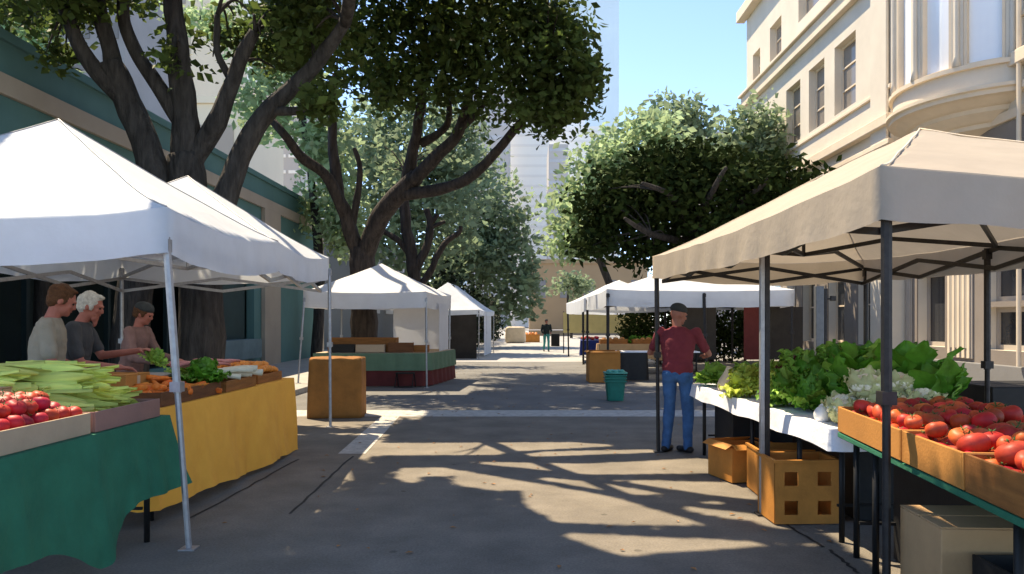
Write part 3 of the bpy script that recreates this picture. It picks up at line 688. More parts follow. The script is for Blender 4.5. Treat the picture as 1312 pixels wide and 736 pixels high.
x0, x1, h = W_(678, 830, 338, 92); block('tan low building closing the end of the street', 'building', 'office_building', x0, x1, 92, 104, h, 'bld_tan', 5, 1, glass='bld_slate', winw=.4, winh=.35, z0=2.5, cap=.5)
# ------------------------------------------------------------------ canopy tents
def tent(label, corners, zv, hv, peak, fabric, legs, metal='alu', kind='hip', sag=.05, N_=24, leg_r=.022, feet=None, group='canopy tents along the market street', truss=True, valance_m=None, name='canopy_tent', walls=(), hk=1.0, seams=None):
    """corners: near-left, near-right, far-right, far-left (x, y); zv valance bottom, hv valance height"""
    c = [Vector((x, y, 0)) for x, y in corners]
    cen = sum(c, Vector()) / 4
    t = thing(name, label, 'tent', (cen.x, cen.y, 0), group)
    zz = zv if hasattr(zv, '__len__') else [zv] * 4
    Wd = ((c[1] - c[0]).length + (c[2] - c[3]).length) / 2; Ld = ((c[3] - c[0]).length + (c[2] - c[1]).length) / 2
    nu = N_; nv = int(N_ * round(max(Ld / Wd, 1)))
    def hgt(u, v):
        a, b_ = u * Wd, v * Ld
        d = min(a, Wd - a, b_ * hk, (Ld - b_) * hk) / (min(Wd, Ld) / 2)
        hip = min(1, d) ** 1.12
        if kind == 'hip': return peak * hip
        if kind == 'double':
            best = 0
            for k in (0, 1):
                vv = v * 2 - k
                if -.0001 <= vv <= 1.0001: best = max(best, (max(0, 1 - max(abs(2 * u - 1), abs(2 * vv - 1)))) ** 1.12)
            return peak * max(best, .62 * hip)
        return peak * max(0, (1 - max(abs(2 * u - 1), abs(2 * v - 1)))) ** 1.12
    def pt(u, v):
        p = (c[0] * (1 - u) + c[1] * u) * (1 - v) + (c[3] * (1 - u) + c[2] * u) * v
        z = (zz[0] * (1 - u) + zz[1] * u) * (1 - v) + (zz[3] * (1 - u) + zz[2] * u) * v + hv
        e = min(u, 1 - u, v, 1 - v) * 2
        s_ = sag * (1 - e) * (4 * u * (1 - u) if min(v, 1 - v) < min(u, 1 - u) else (4 * v * (1 - v) if kind != 'double' else (4 * ((2 * v) % 1) * (1 - (2 * v) % 1)))) * max(0, 1 - e * 4)
        w = .012 * noise.noise(Vector((p.x * 2.2, p.y * 2.2, 3.3))) + .03 * e * (1 - e) * noise.noise(Vector((p.x * .9, p.y * .9, 7)))
        return Vector((p.x, p.y, z + hgt(u, v) - s_ + w))
    g = [[pt(i / nu, j / nv) for i in range(nu + 1)] for j in range(nv + 1)]
    b = MB(); vs = [v for r in g for v in r]; fs = []
    for j in range(nv):
        for i in range(nu):
            q = (j * (nu + 1) + i, j * (nu + 1) + i + 1, (j + 1) * (nu + 1) + i + 1, (j + 1) * (nu + 1) + i)
            u, v = (i + .5) / nu, (j + .5) / nv
            if kind == 'double': v = (v * 2) % 1
            elif kind == 'hip': v = v * Ld / Wd * hk if v < .5 else 1 - (1 - v) * Ld / Wd * hk
            if (u < .5) == (v < .5): fs += [(q[0], q[1], q[2]), (q[0], q[2], q[3])]
            else: fs += [(q[0], q[1], q[3]), (q[1], q[2], q[3])]
    b.add(vs, fs); b.build('canopy', fabric, t, smooth=False)
    # valance
    ring = [g[0][i] for i in range(nu)] + [g[j][nu] for j in range(nv)] + [g[nv][nu - i] for i in range(nu)] + [g[nv - j][0] for j in range(nv)]
    b = MB(); n = len(ring); K = 3; vs = []
    for i, p in enumerate(ring):
        out = Vector((p.x - cen.x, p.y - cen.y, 0)).normalized()
        for k in range(K + 1):
            f = k / K; w = .018 * f * math.sin(i * 1.3 + k * .4) + .02 * f * noise.noise(p * 2.5)
            zb = 0
            vs.append(p + out * (.004 + w) - Vector((0, 0, hv * f - (.045 * f * abs(noise.noise(p * .8))))))
    fs = [(i * (K + 1) + k, ((i + 1) % n) * (K + 1) + k, ((i + 1) % n) * (K + 1) + k + 1, i * (K + 1) + k + 1) for i in range(n) for k in range(K)]
    b.add(vs, fs); b.build('valance', valance_m or fabric, t, smooth=True)
    if seams:                                            # stitched ridge seams
        if kind == 'double': ends = [((u0, v0), (.5, m_)) for m_, v_ in ((.25, (0, .5)), (.75, (.5, 1))) for u0 in (0, 1) for v0 in v_]
        else:
            f = .5 * Wd / Ld / hk; ends = [((0, 0), (.5, f)), ((1, 0), (.5, f)), ((0, 1), (.5, 1 - f)), ((1, 1), (.5, 1 - f))]
        for p0, p1 in ends:
            b = MB(); b.tube([pt(p0[0] + (p1[0] - p0[0]) * i / 20, p0[1] + (p1[1] - p0[1]) * i / 20) + Vector((0, 0, .003)) for i in range(21)], .007, 5); b.build('ridge_seam', seams, t, smooth=True)
    tops = []
    for i, (foot, top) in enumerate(legs):
        b = MB(); p, q = Vector(foot), Vector(top)
        b.tube([p + Vector((0, 0, .01)), p.lerp(q, .55)], leg_r, 8); b.tube([p.lerp(q, .5), q], leg_r * 1.3, 8)
        b.box((p.x, p.y, p.z + .006), (.11, .11, .01)); b.box(p.lerp(q, .52), (leg_r * 3.4, leg_r * 3.4, .07)); b.box(q - Vector((0, 0, .06)), (leg_r * 2.7, leg_r * 2.7, .09))
        b.build('leg', metal, t)
    if truss:
        zt = [z + hv * .55 for z in zz]
        K4 = [Vector((p.x, p.y, z)) + (cen - p).normalized() * .20 for p, z in zip(c, zt)]
        for p in K4: p.z = min(zt)
        for a in range(4):
            p, q = K4[a], K4[(a + 1) % 4]; n = 2 if (q - p).length < Wd * 1.4 else 4
            b = MB(); dz = Vector((0, 0, .19))
            for k in range(n):
                s0, s1 = p.lerp(q, k / n), p.lerp(q, (k + 1) / n)
                lo, hi = (s0 - dz, s1) if k % 2 == 0 else (s0, s1 - dz)
                b.bar(lo, hi, .028, .042); lo2, hi2 = (s0, s1 - dz) if k % 2 == 0 else (s0 - dz, s1)
                off = (cen - p).cross(q - p); sx = Vector((q - p).yxz).normalized() * .022; sx.y *= -1; sx.z = 0
                b.bar(lo2 + sx, hi2 + sx, .028, .042)
            b.build('truss', metal, t)
        secs = [(0, 1)] if kind != 'double' and Ld < Wd * 1.4 else [(0, .5), (.5, 1)]
        for v0, v1 in secs:
            m_ = (v0 + v1) / 2; ap = pt(.5, m_) - Vector((0, 0, .06)); lo = Vector((ap.x, ap.y, min(zt) + .05))
            b = MB(); b.tube([lo, ap], .02, 8); b.build('peak_post', metal, t)
            b = MB()
            for (u, v) in ((.03, v0 + .03 * (v0 == 0)), (.97, v0 + .03 * (v0 == 0)), (.97, v1 - .03 * (v1 == 1)), (.03, v1 - .03 * (v1 == 1))):
                e = pt(u, v); e.z = min(zt) + .02; md = (e + lo) / 2 + Vector((0, 0, .12))
                b.bar(e, md, .028, .042); b.bar(md, lo, .028, .042)
            b.build('roof_strut', metal, t)
    for (p, q, z0, z1, m_) in walls:
        b = MB(); n = 14
        b.add([Vector((p[0] + (q[0] - p[0]) * i / n + .02 * math.sin(i * 2.1), p[1] + (q[1] - p[1]) * i / n, z)) for i in range(n + 1) for z in (z0, z1)], [(2 * i, 2 * i + 2, 2 * i + 3, 2 * i + 1) for i in range(n)])
        b.build('side_wall', m_, t)
    return t

tent('white double peaked canopy tent over the carrots and corn on the left', [(-5.7, 5.4), (-2.52, 5.48), (-3.02, 12.0), (-6.15, 11.9)], [2.07, 2.07, 2.26, 2.26], .34, .98, 'tent_white',
     [((-2.37, 5.5, 0), (-2.54, 5.52, 2.2)), ((-2.97, 11.9, 0), (-3.0, 11.95, 2.42)), ((-6.1, 11.8, .12), (-6.1, 11.8, 2.42)), ((-5.7, 5.5, .12), (-5.66, 5.5, 2.2))], kind='double', N_=20, sag=.09, seams='alu')
tent('cream canopy tent on dark poles over the tomato and greens stall', [(1.87, 4.1), (4.45, 4.2), (4.45, 10.3), (1.6, 9.8)], 2.13, .29, .70, 'tent_cream',
     [((1.925, 4.16, 0), (1.925, 4.16, 2.3)), ((1.64, 9.62, 0), (1.64, 9.75, 2.3)), ((4.45, 10.2, 0), (4.45, 10.2, 2.3)), ((4.38, 7.4, 0), (4.38, 7.4, 2.3)), ((4.42, 4.25, 0), (4.42, 4.25, 2.3))], metal='dark_metal', leg_r=.023, sag=.06, hk=.68, seams='stone_trim')
tp = thing('tent_pole', 'square grey and black pole at the open side of the cream tent', 'pole', (1.98, 6.48, 0))
b = MB(); b.box((1.965, 6.48, 1.12), (.035, .05, 2.2)); b.build('sleeve', 'alu', tp, bevel=.004)
b = MB(); b.box((2.005, 6.48, 1.10), (.04, .055, 2.2)); b.box((1.985, 6.48, .008), (.14, .12, .015)); b.build('post', 'dark_metal', tp, bevel=.004)
tent('small white canopy tent with pale side walls over the green skirted stall', [(-5.4, 19.0), (-2.42, 19.0), (-2.15, 22.6), (-5.3, 22.4)], [1.97, 1.95, 1.98, 2.0], .40, .78, 'tent_grey_white',
     [((-2.4, 19.02, 0), (-2.42, 19.02, 2.2)), ((-5.5, 18.9, .12), (-5.38, 19.02, 2.2)), ((-2.18, 22.5, 0), (-2.18, 22.5, 2.2)), ((-5.25, 22.3, .12), (-5.25, 22.3, 2.2))], kind='pyr', N_=16,
     walls=[((-2.2, 22.3), (-3.75, 22.3), .45, 2.15, 'wall_panel'), ((-2.25, 20.4), (-2.2, 22.3), .45, 2.1, 'wall_panel')])
tent('long white canopy tent with dark sheet for shaded inside behind the green skirted stall', [(-5.2, 33.5), (-2.0, 33.6), (-1.62, 41), (-5, 41)], 1.93, .22, 1.25, 'tent_white',
     [((-2.0, 33.62, 0), (-2.0, 33.62, 2.1)), ((-3.25, 33.62, 0), (-3.25, 33.62, 2.1)), ((-1.66, 40.9, 0), (-1.66, 40.9, 2.1)), ((-1.85, 37, 0), (-1.85, 37, 2.1)), ((-5.1, 33.6, .12), (-5.1, 33.6, 2.1))], kind='hip', N_=14, truss=False,
     walls=[((-5.0, 33.7), (-2.08, 33.7), .02, 2.0, 'drape'), ((-1.9, 36.0), (-1.72, 39.5), .05, 2.0, 'wall_panel')])  # dark front sheet added for the tent's shaded inside
tent('white awning tent with deep valance over the boxes and trays on the right', [(2.27, 21.6), (7.45, 21.6), (7.5, 28), (2.2, 28)], 2.04, .47, .85, 'tent_white',
     [((2.29, 21.63, 0), (2.29, 21.63, 2.4)), ((4.93, 21.2, 0), (4.95, 21.62, 2.4)), ((7.4, 21.65, .12), (7.4, 21.65, 2.4)), ((2.22, 27.9, 0), (2.22, 27.9, 2.4)), ((7.4, 27.9, .12), (7.4, 27.9, 2.4))], metal='dark_metal', kind='hip', N_=16, leg_r=.035)
tent('white awning tent farther along the street beyond the deep valance one', [(2.16, 28.6), (5.2, 28.6), (5.1, 36.5), (1.92, 36.5)], 1.98, .50, .75, 'tent_white',
     [((2.2, 29.5, 0), (2.18, 29.5, 2.4)), ((2.02, 36.4, 0), (1.98, 36.4, 2.4)), ((5.1, 36.4, 0), (5.1, 36.4, 2.4)), ((5.15, 28.7, 0), (5.15, 28.7, 2.4))], metal='dark_metal', kind='hip', N_=14, truss=False, leg_r=.035)

# ------------------------------------------------------------------ tables and cloths
def table(label, a, b_, depth, zt, top='wood_dark', leg='black_plastic', name='trestle_table', group='trestle tables under the tents', legs=None):
    """front edge a-b (x, y); depth vector to the back"""
    a, b_ = Vector((*a, 0)), Vector((*b_, 0)); d = Vector((*depth, 0))
    t = thing(name, label, 'table', tuple((a + b_ + d) / 2), group)
    q = [a, b_, b_ + d, a + d]; m = MB()
    m.add([p + Vector((0, 0, zt - .035)) for p in q] + [p + Vector((0, 0, zt)) for p in q], [(3, 2, 1, 0), (4, 5, 6, 7)] + [(i, (i + 1) % 4, (i + 1) % 4 + 4, i + 4) for i in range(4)])
    m.build('tabletop', top, t, bevel=.006)
    for s_, f in legs or ((.04, .08), (.04, .92), (.96, .08), (.96, .92)):
        p = a.lerp(b_, s_) + d * f; m = MB(); m.tube([(p.x, p.y, .0), (p.x, p.y, zt - .037)], .022, 8); m.build('leg', leg, t, smooth=True)
    for s_ in (.05, .95):
        m = MB(); p = a.lerp(b_, s_); m.bar(p + d * .1 + Vector((0, 0, .25)), p + d * .9 + Vector((0, 0, .25)), .02); m.build('brace', leg, t)
    return t
def cloth(label, a, b_, depth, zt, hem, m, fold=.05, flare=.06, sides=(True, True), name='tablecloth', n=130, back=False, hemwave=.03, nfold=9, kind='tablecloth', extra=None):
    a, b_ = Vector((*a, 0)), Vector((*b_, 0)); d = Vector((*depth, 0)); u = (b_ - a); dn = d.normalized()
    path = []
    if sides[0]: path += [(a + d * (1 - i / 20), (a - b_).normalized()) for i in range(20)]
    path += [(a + u * (i / n), -dn) for i in range(n + 1)]
    if sides[1]: path += [(b_ + d * (i / 20), u.normalized()) for i in range(1, 21)]
    o_ = MB(); K = 20; vs = []; s_ = 0
    for i, (p, nr) in enumerate(path):
        if i: s_ += (p - path[i - 1][0]).length
        hm = hem(s_) if callable(hem) else hem
        for k in range(K + 1):
            f = k / K
            w = fold * f * (math.sin(s_ * nfold + .8 * math.sin(s_ * 2.3)) * .6 + noise.noise(Vector((s_ * 2.6, f * .8, zt))) * .9 + .22 * noise.noise(Vector((s_ * 9, f * 3, 1))) + .35 * max(0, math.sin(s_ * nfold * 1.7 + 2)) ** 6) + flare * f + .012
            z = zt + .006 - (zt - hm) * f + (hemwave * f * math.sin(s_ * nfold * .9 + 1) if k else 0)
            vs.append(p + nr * w + Vector((0, 0, max(z, .012))))
    fs = [(i * (K + 1) + k, (i + 1) * (K + 1) + k, (i + 1) * (K + 1) + k + 1, i * (K + 1) + k + 1) for i in range(len(path) - 1) for k in range(K)]
    o_.add(vs, fs)
    q = [a - dn * .012, b_ - dn * .012, b_ + d, a + d]
    o_.add([p + Vector((0, 0, zt + .006)) for p in q], [(0, 1, 2, 3)])
    c_ = (a + b_ + d) / 2
    o = o_.build(name, m, None, smooth=True)
    for v in o.data.vertices: v.co -= Vector((c_.x, c_.y, zt))
    o.location = (c_.x, c_.y, zt)
    for p in o.data.polygons:
        if abs(p.normal.z) > .95 and p.area > .3: p.use_smooth = False
    return tag(o, label, kind)
ZL = .9
table('trestle table with black legs under the dark green cloth', (-2.68, 2.9), (-2.68, 5.8), (-.95, 0), ZL)
cloth('dark green tablecloth hanging low with a drooping corner at the lower left', (-2.67, 2.85), (-2.67, 5.84), (-.97, 0), ZL,
      lambda s_: .40 + .03 * math.sin(s_ * 2.0) - .30 * math.exp(-((s_ - 2.85) / .30) ** 2) - .06 * max(0, s_ - 3.4), 'green_cloth', fold=.085, flare=.10, nfold=5)
table('trestle table under the mustard yellow cloth', (-2.95, 6.15), (-2.92, 9.72), (-.85, 0), ZL)
cloth('mustard yellow tablecloth falling nearly to the road', (-2.94, 6.1), (-2.90, 9.75), (-.87, 0), ZL, lambda s_: .16 - .035 * s_ + .06 * max(0, 1 - s_), 'yellow_cloth', fold=.06, flare=.09, nfold=4, hemwave=.02)
table('trestle table with white cloth carrying the greens under the cream tent', (2.05, 9.5), (2.18, 5.55), (1.25, .05), .84, legs=((.03, .08), (.03, .92), (.5, .06), (.97, .1), (.97, .92), (.8, .06)))
cloth('white cloth with short overhang beneath the heaps of lettuce', (2.04, 9.52), (2.17, 5.53), (1.27, .05), .84, .69, 'white_cloth', fold=.012, flare=.02, hemwave=.012, nfold=6)
table('trestle table with a dark green top carrying the tomato crates', (2.16, 5.40), (1.86, 2.5), (1.0, -.1), .84, top='green_cloth', legs=((.03, .1), (.16, .1), (.03, .9), (.75, .1), (.97, .1), (.97, .9)))
# middle left stall: an L of tables with a two colour skirt
def skirt(label, path, z0, z1, m, fold, loc):
    b = MB(); vs = []; s_ = 0; pts = []
    for p, q in zip(path, path[1:]):
        p, q = Vector((*p, 0)), Vector((*q, 0)); n = max(4, int((q - p).length / .06)); pts += [p.lerp(q, i / n) for i in range(n)]
    pts.append(Vector((*path[-1], 0)))
    for i, p in enumerate(pts):
        t = (pts[min(i + 1, len(pts) - 1)] - pts[max(0, i - 1)]).normalized(); nr = Vector((t.y, -t.x, 0))
        for k in range(5):
            f = k / 4; vs.append(p + nr * (fold * (.3 + f) * math.sin(i * .9) + .03 * f) + Vector((0, 0, z1 + (z0 - z1) * f)))
    b.add(vs, [(i * 5 + k, (i + 1) * 5 + k, (i + 1) * 5 + k + 1, i * 5 + k + 1) for i in range(len(pts) - 1) for k in range(4)])
    o = b.build('table_skirt', m, None, smooth=True); c_ = Vector((*loc, 0))
    for v in o.data.vertices: v.co -= c_
    o.location = c_; return tag(o, label, 'table skirt')
table('trestle table under the small white tent hung with green and maroon skirts', (-5.2, 19.35), (-2.5, 19.35), (0, .8), .84, top='card_beige')
table('trestle table set at an angle at the open corner of the small white tent', (-2.35, 19.6), (-2.0, 22.0), (-.75, .1), .84, top='card_beige')
pth = [(-5.25, 19.3), (-2.75, 19.3), (-2.5, 19.33), (-2.36, 19.5), (-2.2, 20.4), (-1.98, 22.05)]
skirt('sage green upper skirt around the corner table of the small white tent', pth, .40, .83, 'sage_cloth', .012, (-3, 20))
skirt('maroon lower skirt reaching the ground below the sage green one', [(x - .02 * 1, y + .025) for x, y in pth], .02, .46, 'maroon_cloth', .018, (-3, 20))
st = thing('folding_stool', 'small black folding stool in front of the maroon skirt', 'stool', (-2.93, 19.1, 0))
b = MB()
for x in (-3.16, -2.74):
    b.tube([(x, 19.18, .34), (x - .02, 19.0, 0.01)], .014, 6); b.tube([(x + .04, 19.0, .34), (x + .04, 19.2, .01)], .014, 6)
b.tube([(-3.18, 19.0, .02), (-2.76, 19.0, .02)], .014, 6); b.build('frame', 'black_plastic', st)
b = MB(); b.box((-2.94, 19.1, .35), (.46, .24, .025)); b.build('seat', 'black_plastic', st, bevel=.008)

# ------------------------------------------------------------------ boxes, crates, bins
def tray(name, label, cat, c, size, m, rz=0, wall=.014, group=None, slots=0, parent=None, flaps=False):
    """open box: floor + four walls"""
    x, y, z = size; b = MB()
    b.box((0, 0, wall / 2), (x - .002, y - .002, wall))
    for s_ in (-1, 1):
        b.box((s_ * (x / 2 - wall / 2), 0, z / 2), (wall, y, z)); b.box((0, s_ * (y / 2 - wall / 2), z / 2 - .001), (x - 2 * wall - .001, wall, z - .002))
    if flaps:
        for s_ in (-1, 1):
            b.box((s_ * (x / 2 + .03), 0, z + .012), (.09, y * .98, .006), rot=Matrix.Rotation(s_ * .5, 3, 'Y'))
            b.box((0, s_ * (y / 2 + .03), z + .010), (x * .96, .09, .006), rot=Matrix.Rotation(-s_ * .5, 3, 'X'))
    o = b.build(name, m, None, bevel=.004); at(o, c, rz); return tag(o, label, cat, group)
def carton(name, label, cat, c, size, m, rz=0, tape='card_beige', group=None):
    t = thing(name, label, cat, c, group); t.rotation_euler = (0, 0, rz)
    x, y, z = size; b = MB(); b.box((0, 0, z / 2), size); b.build('body', m, t, bevel=.006, world=False)
    b = MB(); b.box((0, y * .26, z + .006), (x * 1.005, y * .47, .008)); b.box((0, -y * .26, z + .005), (x * 1.005, y * .47, .008)); b.build('lid', m, t, bevel=.002, world=False)
    b = MB(); b.box((0, 0, z + .002), (x * .9, .05, .003)); b.box((x / 2 + .002, 0, z * .8), (.003, .05, z * .35)); b.build('tape', tape, t, world=False)
    return t
zt = ZL + .008
tray('produce_tray', 'beige shallow tray of red tomatoes at the left edge', 'tray', (-3.06, 4.1, zt), (.72, 1.5, .13), 'card_beige')
tray('produce_tray', 'rose brown tray beneath the pale corn on the green cloth', 'tray', (-3.06, 5.32, zt), (.74, .86, .13), 'card_rose')
carton('cardboard_box', 'taupe cardboard box behind the tomatoes at the left edge', 'box', (-3.52, 5.0, zt), (.30, .8, .26), 'card_taupe')
carton('cardboard_box', 'brown cardboard box between the corn and the carrots', 'box', (-3.5, 6.72, zt), (.34, .42, .24), 'card_brown')
tray('wooden_tray', 'dark wooden tray heaped with orange carrots on yellow cloth', 'tray', (-3.28, 6.95, zt), (.66, 1.25, .12), 'wood_dark')
tray('wooden_tray', 'brown wooden tray under the leeks on the yellow cloth', 'tray', (-3.25, 8.1, zt), (.62, .85, .11), 'wood')
tray('wooden_tray', 'wooden tray of oranges at the far end of the yellow cloth', 'tray', (-3.27, 9.1, zt), (.6, .85, .10), 'wood')
carton('cardboard_box', 'brown box at the far end behind the oranges', 'box', (-3.66, 9.35, zt), (.2, .55, .22), 'wood_dark')
sc_ = thing('market_scale', 'grey market scale standing between the vendors and the carrots', 'scale', (-3.68, 7.75, zt))
b = MB(); b.box((-3.68, 7.75, zt + .07), (.26, .4, .12)); b.build('body', 'grey_canvas', sc_, bevel=.02)
b = MB(); b.box((-3.68, 7.75, zt + .165), (.32, .52, .025)); b.build('pan', 'alu', sc_, bevel=.01)
b = MB(); b.box((-3.54, 7.75, zt + .08), (.012, .22, .06)); b.build('display', 'black_plastic', sc_)
# brown cloth covered crate between the tents
def soft(name, label, cat, c, size, m, amp=.05, rz=0, seed=0, pw=8, fold=0):
    b = MB(); x, y, z = size; N1 = 14; vs = []; idx = {}
    bm = bmesh.new(); bmesh.ops.create_cube(bm, size=1); bmesh.ops.subdivide_edges(bm, edges=bm.edges, cuts=12, use_grid_fill=True)
    for v in bm.verts:
        q = v.co.copy(); e = Vector([math.copysign(min(abs(a) * 2, 1) ** 1, a) for a in q])
        rr = sum(abs(a) ** pw for a in e) ** (1 / pw); q = q / max(rr, 1e-6) * (max(abs(a) for a in e))
        p = Vector((q.x * x, q.y * y, (q.z + .5) * z)); k = noise.noise(Vector((q.x * 4 + seed, q.y * 4, q.z * 1.3)))
        h_ = 1 - (q.z + .5); p.x *= 1 + .06 * h_ + amp * k; p.y *= 1 + .06 * h_ + amp * k
        if fold:
            an_ = math.atan2(q.y, q.x); w_ = 1 + fold * h_ * (math.sin(an_ * 9 + 1.3 * math.sin(an_ * 3)) + .6 * math.sin(an_ * 17 + seed)); p.x *= w_; p.y *= w_
        p.z += .03 * noise.noise(Vector((q.x * 5, q.y * 5, seed))) * (q.z + .5); v.co = p
    me = bpy.data.meshes.new(name); bm.to_mesh(me); bm.free(); me.materials.append(M[m]); me.polygons.foreach_set('use_smooth', [True] * len(me.polygons))
    o = bpy.data.objects.new(name, me); C.objects.link(o); at(o, c, rz); return tag(o, label, cat)
soft('covered_crate', 'brown cloth covered crate standing by the far pole of the double tent', 'covered crate', (-3.2, 13.3, .0), (.86, .7, 1.0), 'brown_cloth', .05, .1, 2, 60, .010)
# crates and boxes on the small white tent's table
for i, (x, y, sz, m, lab) in enumerate(((-4.1, 19.7, (1.7, .5, .36), 'wood', 'long brown crate at the back of the skirted table'), (-4.55, 19.45, (.62, .2, .2), 'black_plastic', 'black crate in front of the long brown crate'),
                                        (-3.85, 19.45, (.72, .2, .19), 'card_beige', 'beige crate in the middle of the skirted table'), (-3.1, 19.45, (.62, .2, .24), 'wood_dark', 'dark brown crate at the right of the beige crate'),
                                        (-2.62, 19.75, (.36, .3, .17), 'wood', 'small brown crate at the corner of the skirted table'))):
    tray('produce_crate', lab, 'crate', (x, y + (.1 if i == 0 else 0), .85), sz, m)
# right stall
crates = [((2.16, 5.40), (2.03, 4.22)), ((2.028, 4.21), (1.955, 3.48)), ((1.953, 3.47), (1.86, 2.55))]
for i, (a, b_) in enumerate(crates):
    a, b_ = Vector(a), Vector(b_); d = (b_ - a); rz = math.atan2(d.y, d.x); nrm = Vector((-d.y, d.x)).normalized()
    if nrm.x < 0: nrm = -nrm
    c_ = (a + b_) / 2 + nrm * .43
    tray('tomato_crate', ['brown crate of tomatoes next to the white cloth', 'brown crate of tomatoes in the middle of the three by the near pole', 'darker brown crate of tomatoes at the right edge'][i], 'crate', (c_.x, c_.y, .848), (d.length - .01, .86, .17), 'card_brown' if i < 2 else 'wood', rz, .016)
def slot_crate(name, label, c, size, m, rz=0, holes=(2, 2)):
    """crate with pierced sides"""
    x, y, z = size; t = MB(); th = .014
    ops = [(x * (i + .5) / holes[0] - .055, x * (i + .5) / holes[0] + .055, z * (j + .55) / (holes[1] + .1) - .055, z * (j + .55) / (holes[1] + .1) + .055) for i in range(holes[0]) for j in range(holes[1])]
    for s_ in (-1, 1):
        wall_grid(t, (-x / 2 * -s_ if s_ > 0 else -x / 2, s_ * -y / 2 if s_ < 0 else -y / 2, 0), (1, 0, 0) if s_ < 0 else (-1, 0, 0), x, z, ops, th, (0, 1 if s_ < 0 else -1, 0))
        t.box((s_ * (x / 2 - th / 2), 0, z / 2), (th, y - 2 * th, z - .004))
    wall_grid(t, (-x / 2, -y / 2 + th, 0), (1, 0, 0), x, z, ops, .002, (0, -1, 0)); wall_grid(t, (-x / 2, y / 2 - th, 0), (1, 0, 0), x, z, ops, .002, (0, 1, 0))
    t.box((0, 0, .012), (x - .05, y - .05, .02))
    for s_ in (-1, 1): t.box((0, s_ * (y / 2 - .005), z + .012), (x + .02, .03, .022)); t.box((s_ * (x / 2 - .005), 0, z + .0115), (.03, y - .02, .022))
    o = t.build(name, m); at(o, c, rz); return tag(o, label, 'crate')
slot_crate('slotted_crate', 'orange crate with four square holes standing on the road by the grey pole', (2.22, 6.35, .01), (.53, .40, .48), 'crate_orange', .04)
slot_crate('slotted_crate', 'orange crate with low holes behind the four holed crate', (2.45, 7.35, .01), (.62, .42, .40), 'crate_orange', -.03, (3, 1))
tray('cardboard_box', 'orange brown open box with pale flap under the white cloth', 'box', (2.22, 8.0, .012), (.50, .50, .34), 'crate_orange', .25, flaps=True)
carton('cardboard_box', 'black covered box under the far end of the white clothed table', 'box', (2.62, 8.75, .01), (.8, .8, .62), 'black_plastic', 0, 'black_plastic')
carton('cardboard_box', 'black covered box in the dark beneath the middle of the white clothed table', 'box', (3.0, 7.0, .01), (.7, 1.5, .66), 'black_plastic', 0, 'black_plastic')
carton('cardboard_box', 'plain tan box standing under the tomato crates', 'box', (2.22, 3.95, .01), (.44, .46, .60), 'card_taupe', -.05)
tray('plastic_crate', 'black crate at the lower right corner beside the tan box', 'crate', (2.33, 3.42, .01), (.46, .5, .50), 'black_plastic', 0)
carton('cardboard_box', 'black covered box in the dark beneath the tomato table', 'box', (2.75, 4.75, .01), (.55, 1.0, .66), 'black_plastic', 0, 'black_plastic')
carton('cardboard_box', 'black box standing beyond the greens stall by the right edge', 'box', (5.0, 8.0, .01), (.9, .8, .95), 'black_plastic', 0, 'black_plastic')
# teal bin on the road
tb = thing('plastic_bin', 'teal green slatted bin with paler rim standing on the road', 'bin', (1.83, 15.9, 0))
b = MB(); n = 24
b.add([((.16 + .05 * z) * math.copysign(min(1, abs(math.cos(a)) * 1.25), math.cos(a)) + 1.83, (.14 + .04 * z) * math.copysign(min(1, abs(math.sin(a)) * 1.25), math.sin(a)) + 15.9, z * .5 + .01) for z in (0, .5, 1) for a in np.linspace(0, 2 * math.pi, n, endpoint=False)],
      [(k * n + i, k * n + (i + 1) % n, (k + 1) * n + (i + 1) % n, (k + 1) * n + i) for k in range(2) for i in range(n)] + [tuple(range(n))])
b.build('body', 'plastic_teal', tb)
b = MB()
for z in (.40, .46, .52): b.box((1.83, 15.76 - .04, z), (.44, .03, .03)); b.box((1.83, 16.08, z), (.44, .03, .03)); b.box((1.63, 15.9, z), (.03, .32, .03)); b.box((2.03, 15.9, z), (.03, .32, .03))
b.build('slatted_rim', 'plastic_teal', tb, bevel=.006)
b = MB(); b.box((1.83, 15.9, .57), (.46, .38, .03))
for k in range(5): b.ell((1.70 + k * .065, 15.84 + .05 * (k % 2), .60), (.06, .07, .04), None, 8, 6)
b.build('lid', 'plastic_teal_light', tb, smooth=True)
# goods below the white awning tents
tray('cardboard_box', 'brown cardboard box standing left of the black skirted table', 'box', (2.08, 20.9, .01), (.82, .7, .80), 'card_brown', .05, flaps=True)
table('white topped table with black skirt under the white awning tent', (2.45, 21.2), (4.75, 21.2), (0, .8), .80, top='white_cloth')
skirt('black skirt around the white topped table', [(2.47, 21.98), (2.47, 21.17), (3.3, 21.16), (3.32, 21.2)], .03, .77, 'black_plastic', .008, (2.9, 21.2))
table('long back table with grey brown cloth under the white awning tent', (2.3, 24.0), (5.4, 24.0), (0, .9), .92, top='card_taupe')
cloth('grey brown cloth on the long back table', (2.28, 23.98), (5.42, 23.98), (0, .92), .92, .45, 'card_taupe', fold=.02, flare=.03)
table('table under the blue cloth beyond the first white awning tent', (2.15, 30.2), (2.35, 33.0), (1.0, 0), .88)
cloth('deep blue cloth on the table farther down the street', (2.14, 30.15), (2.34, 33.05), (1.02, 0), .88, .30, 'blue_cloth', fold=.02, flare=.03)
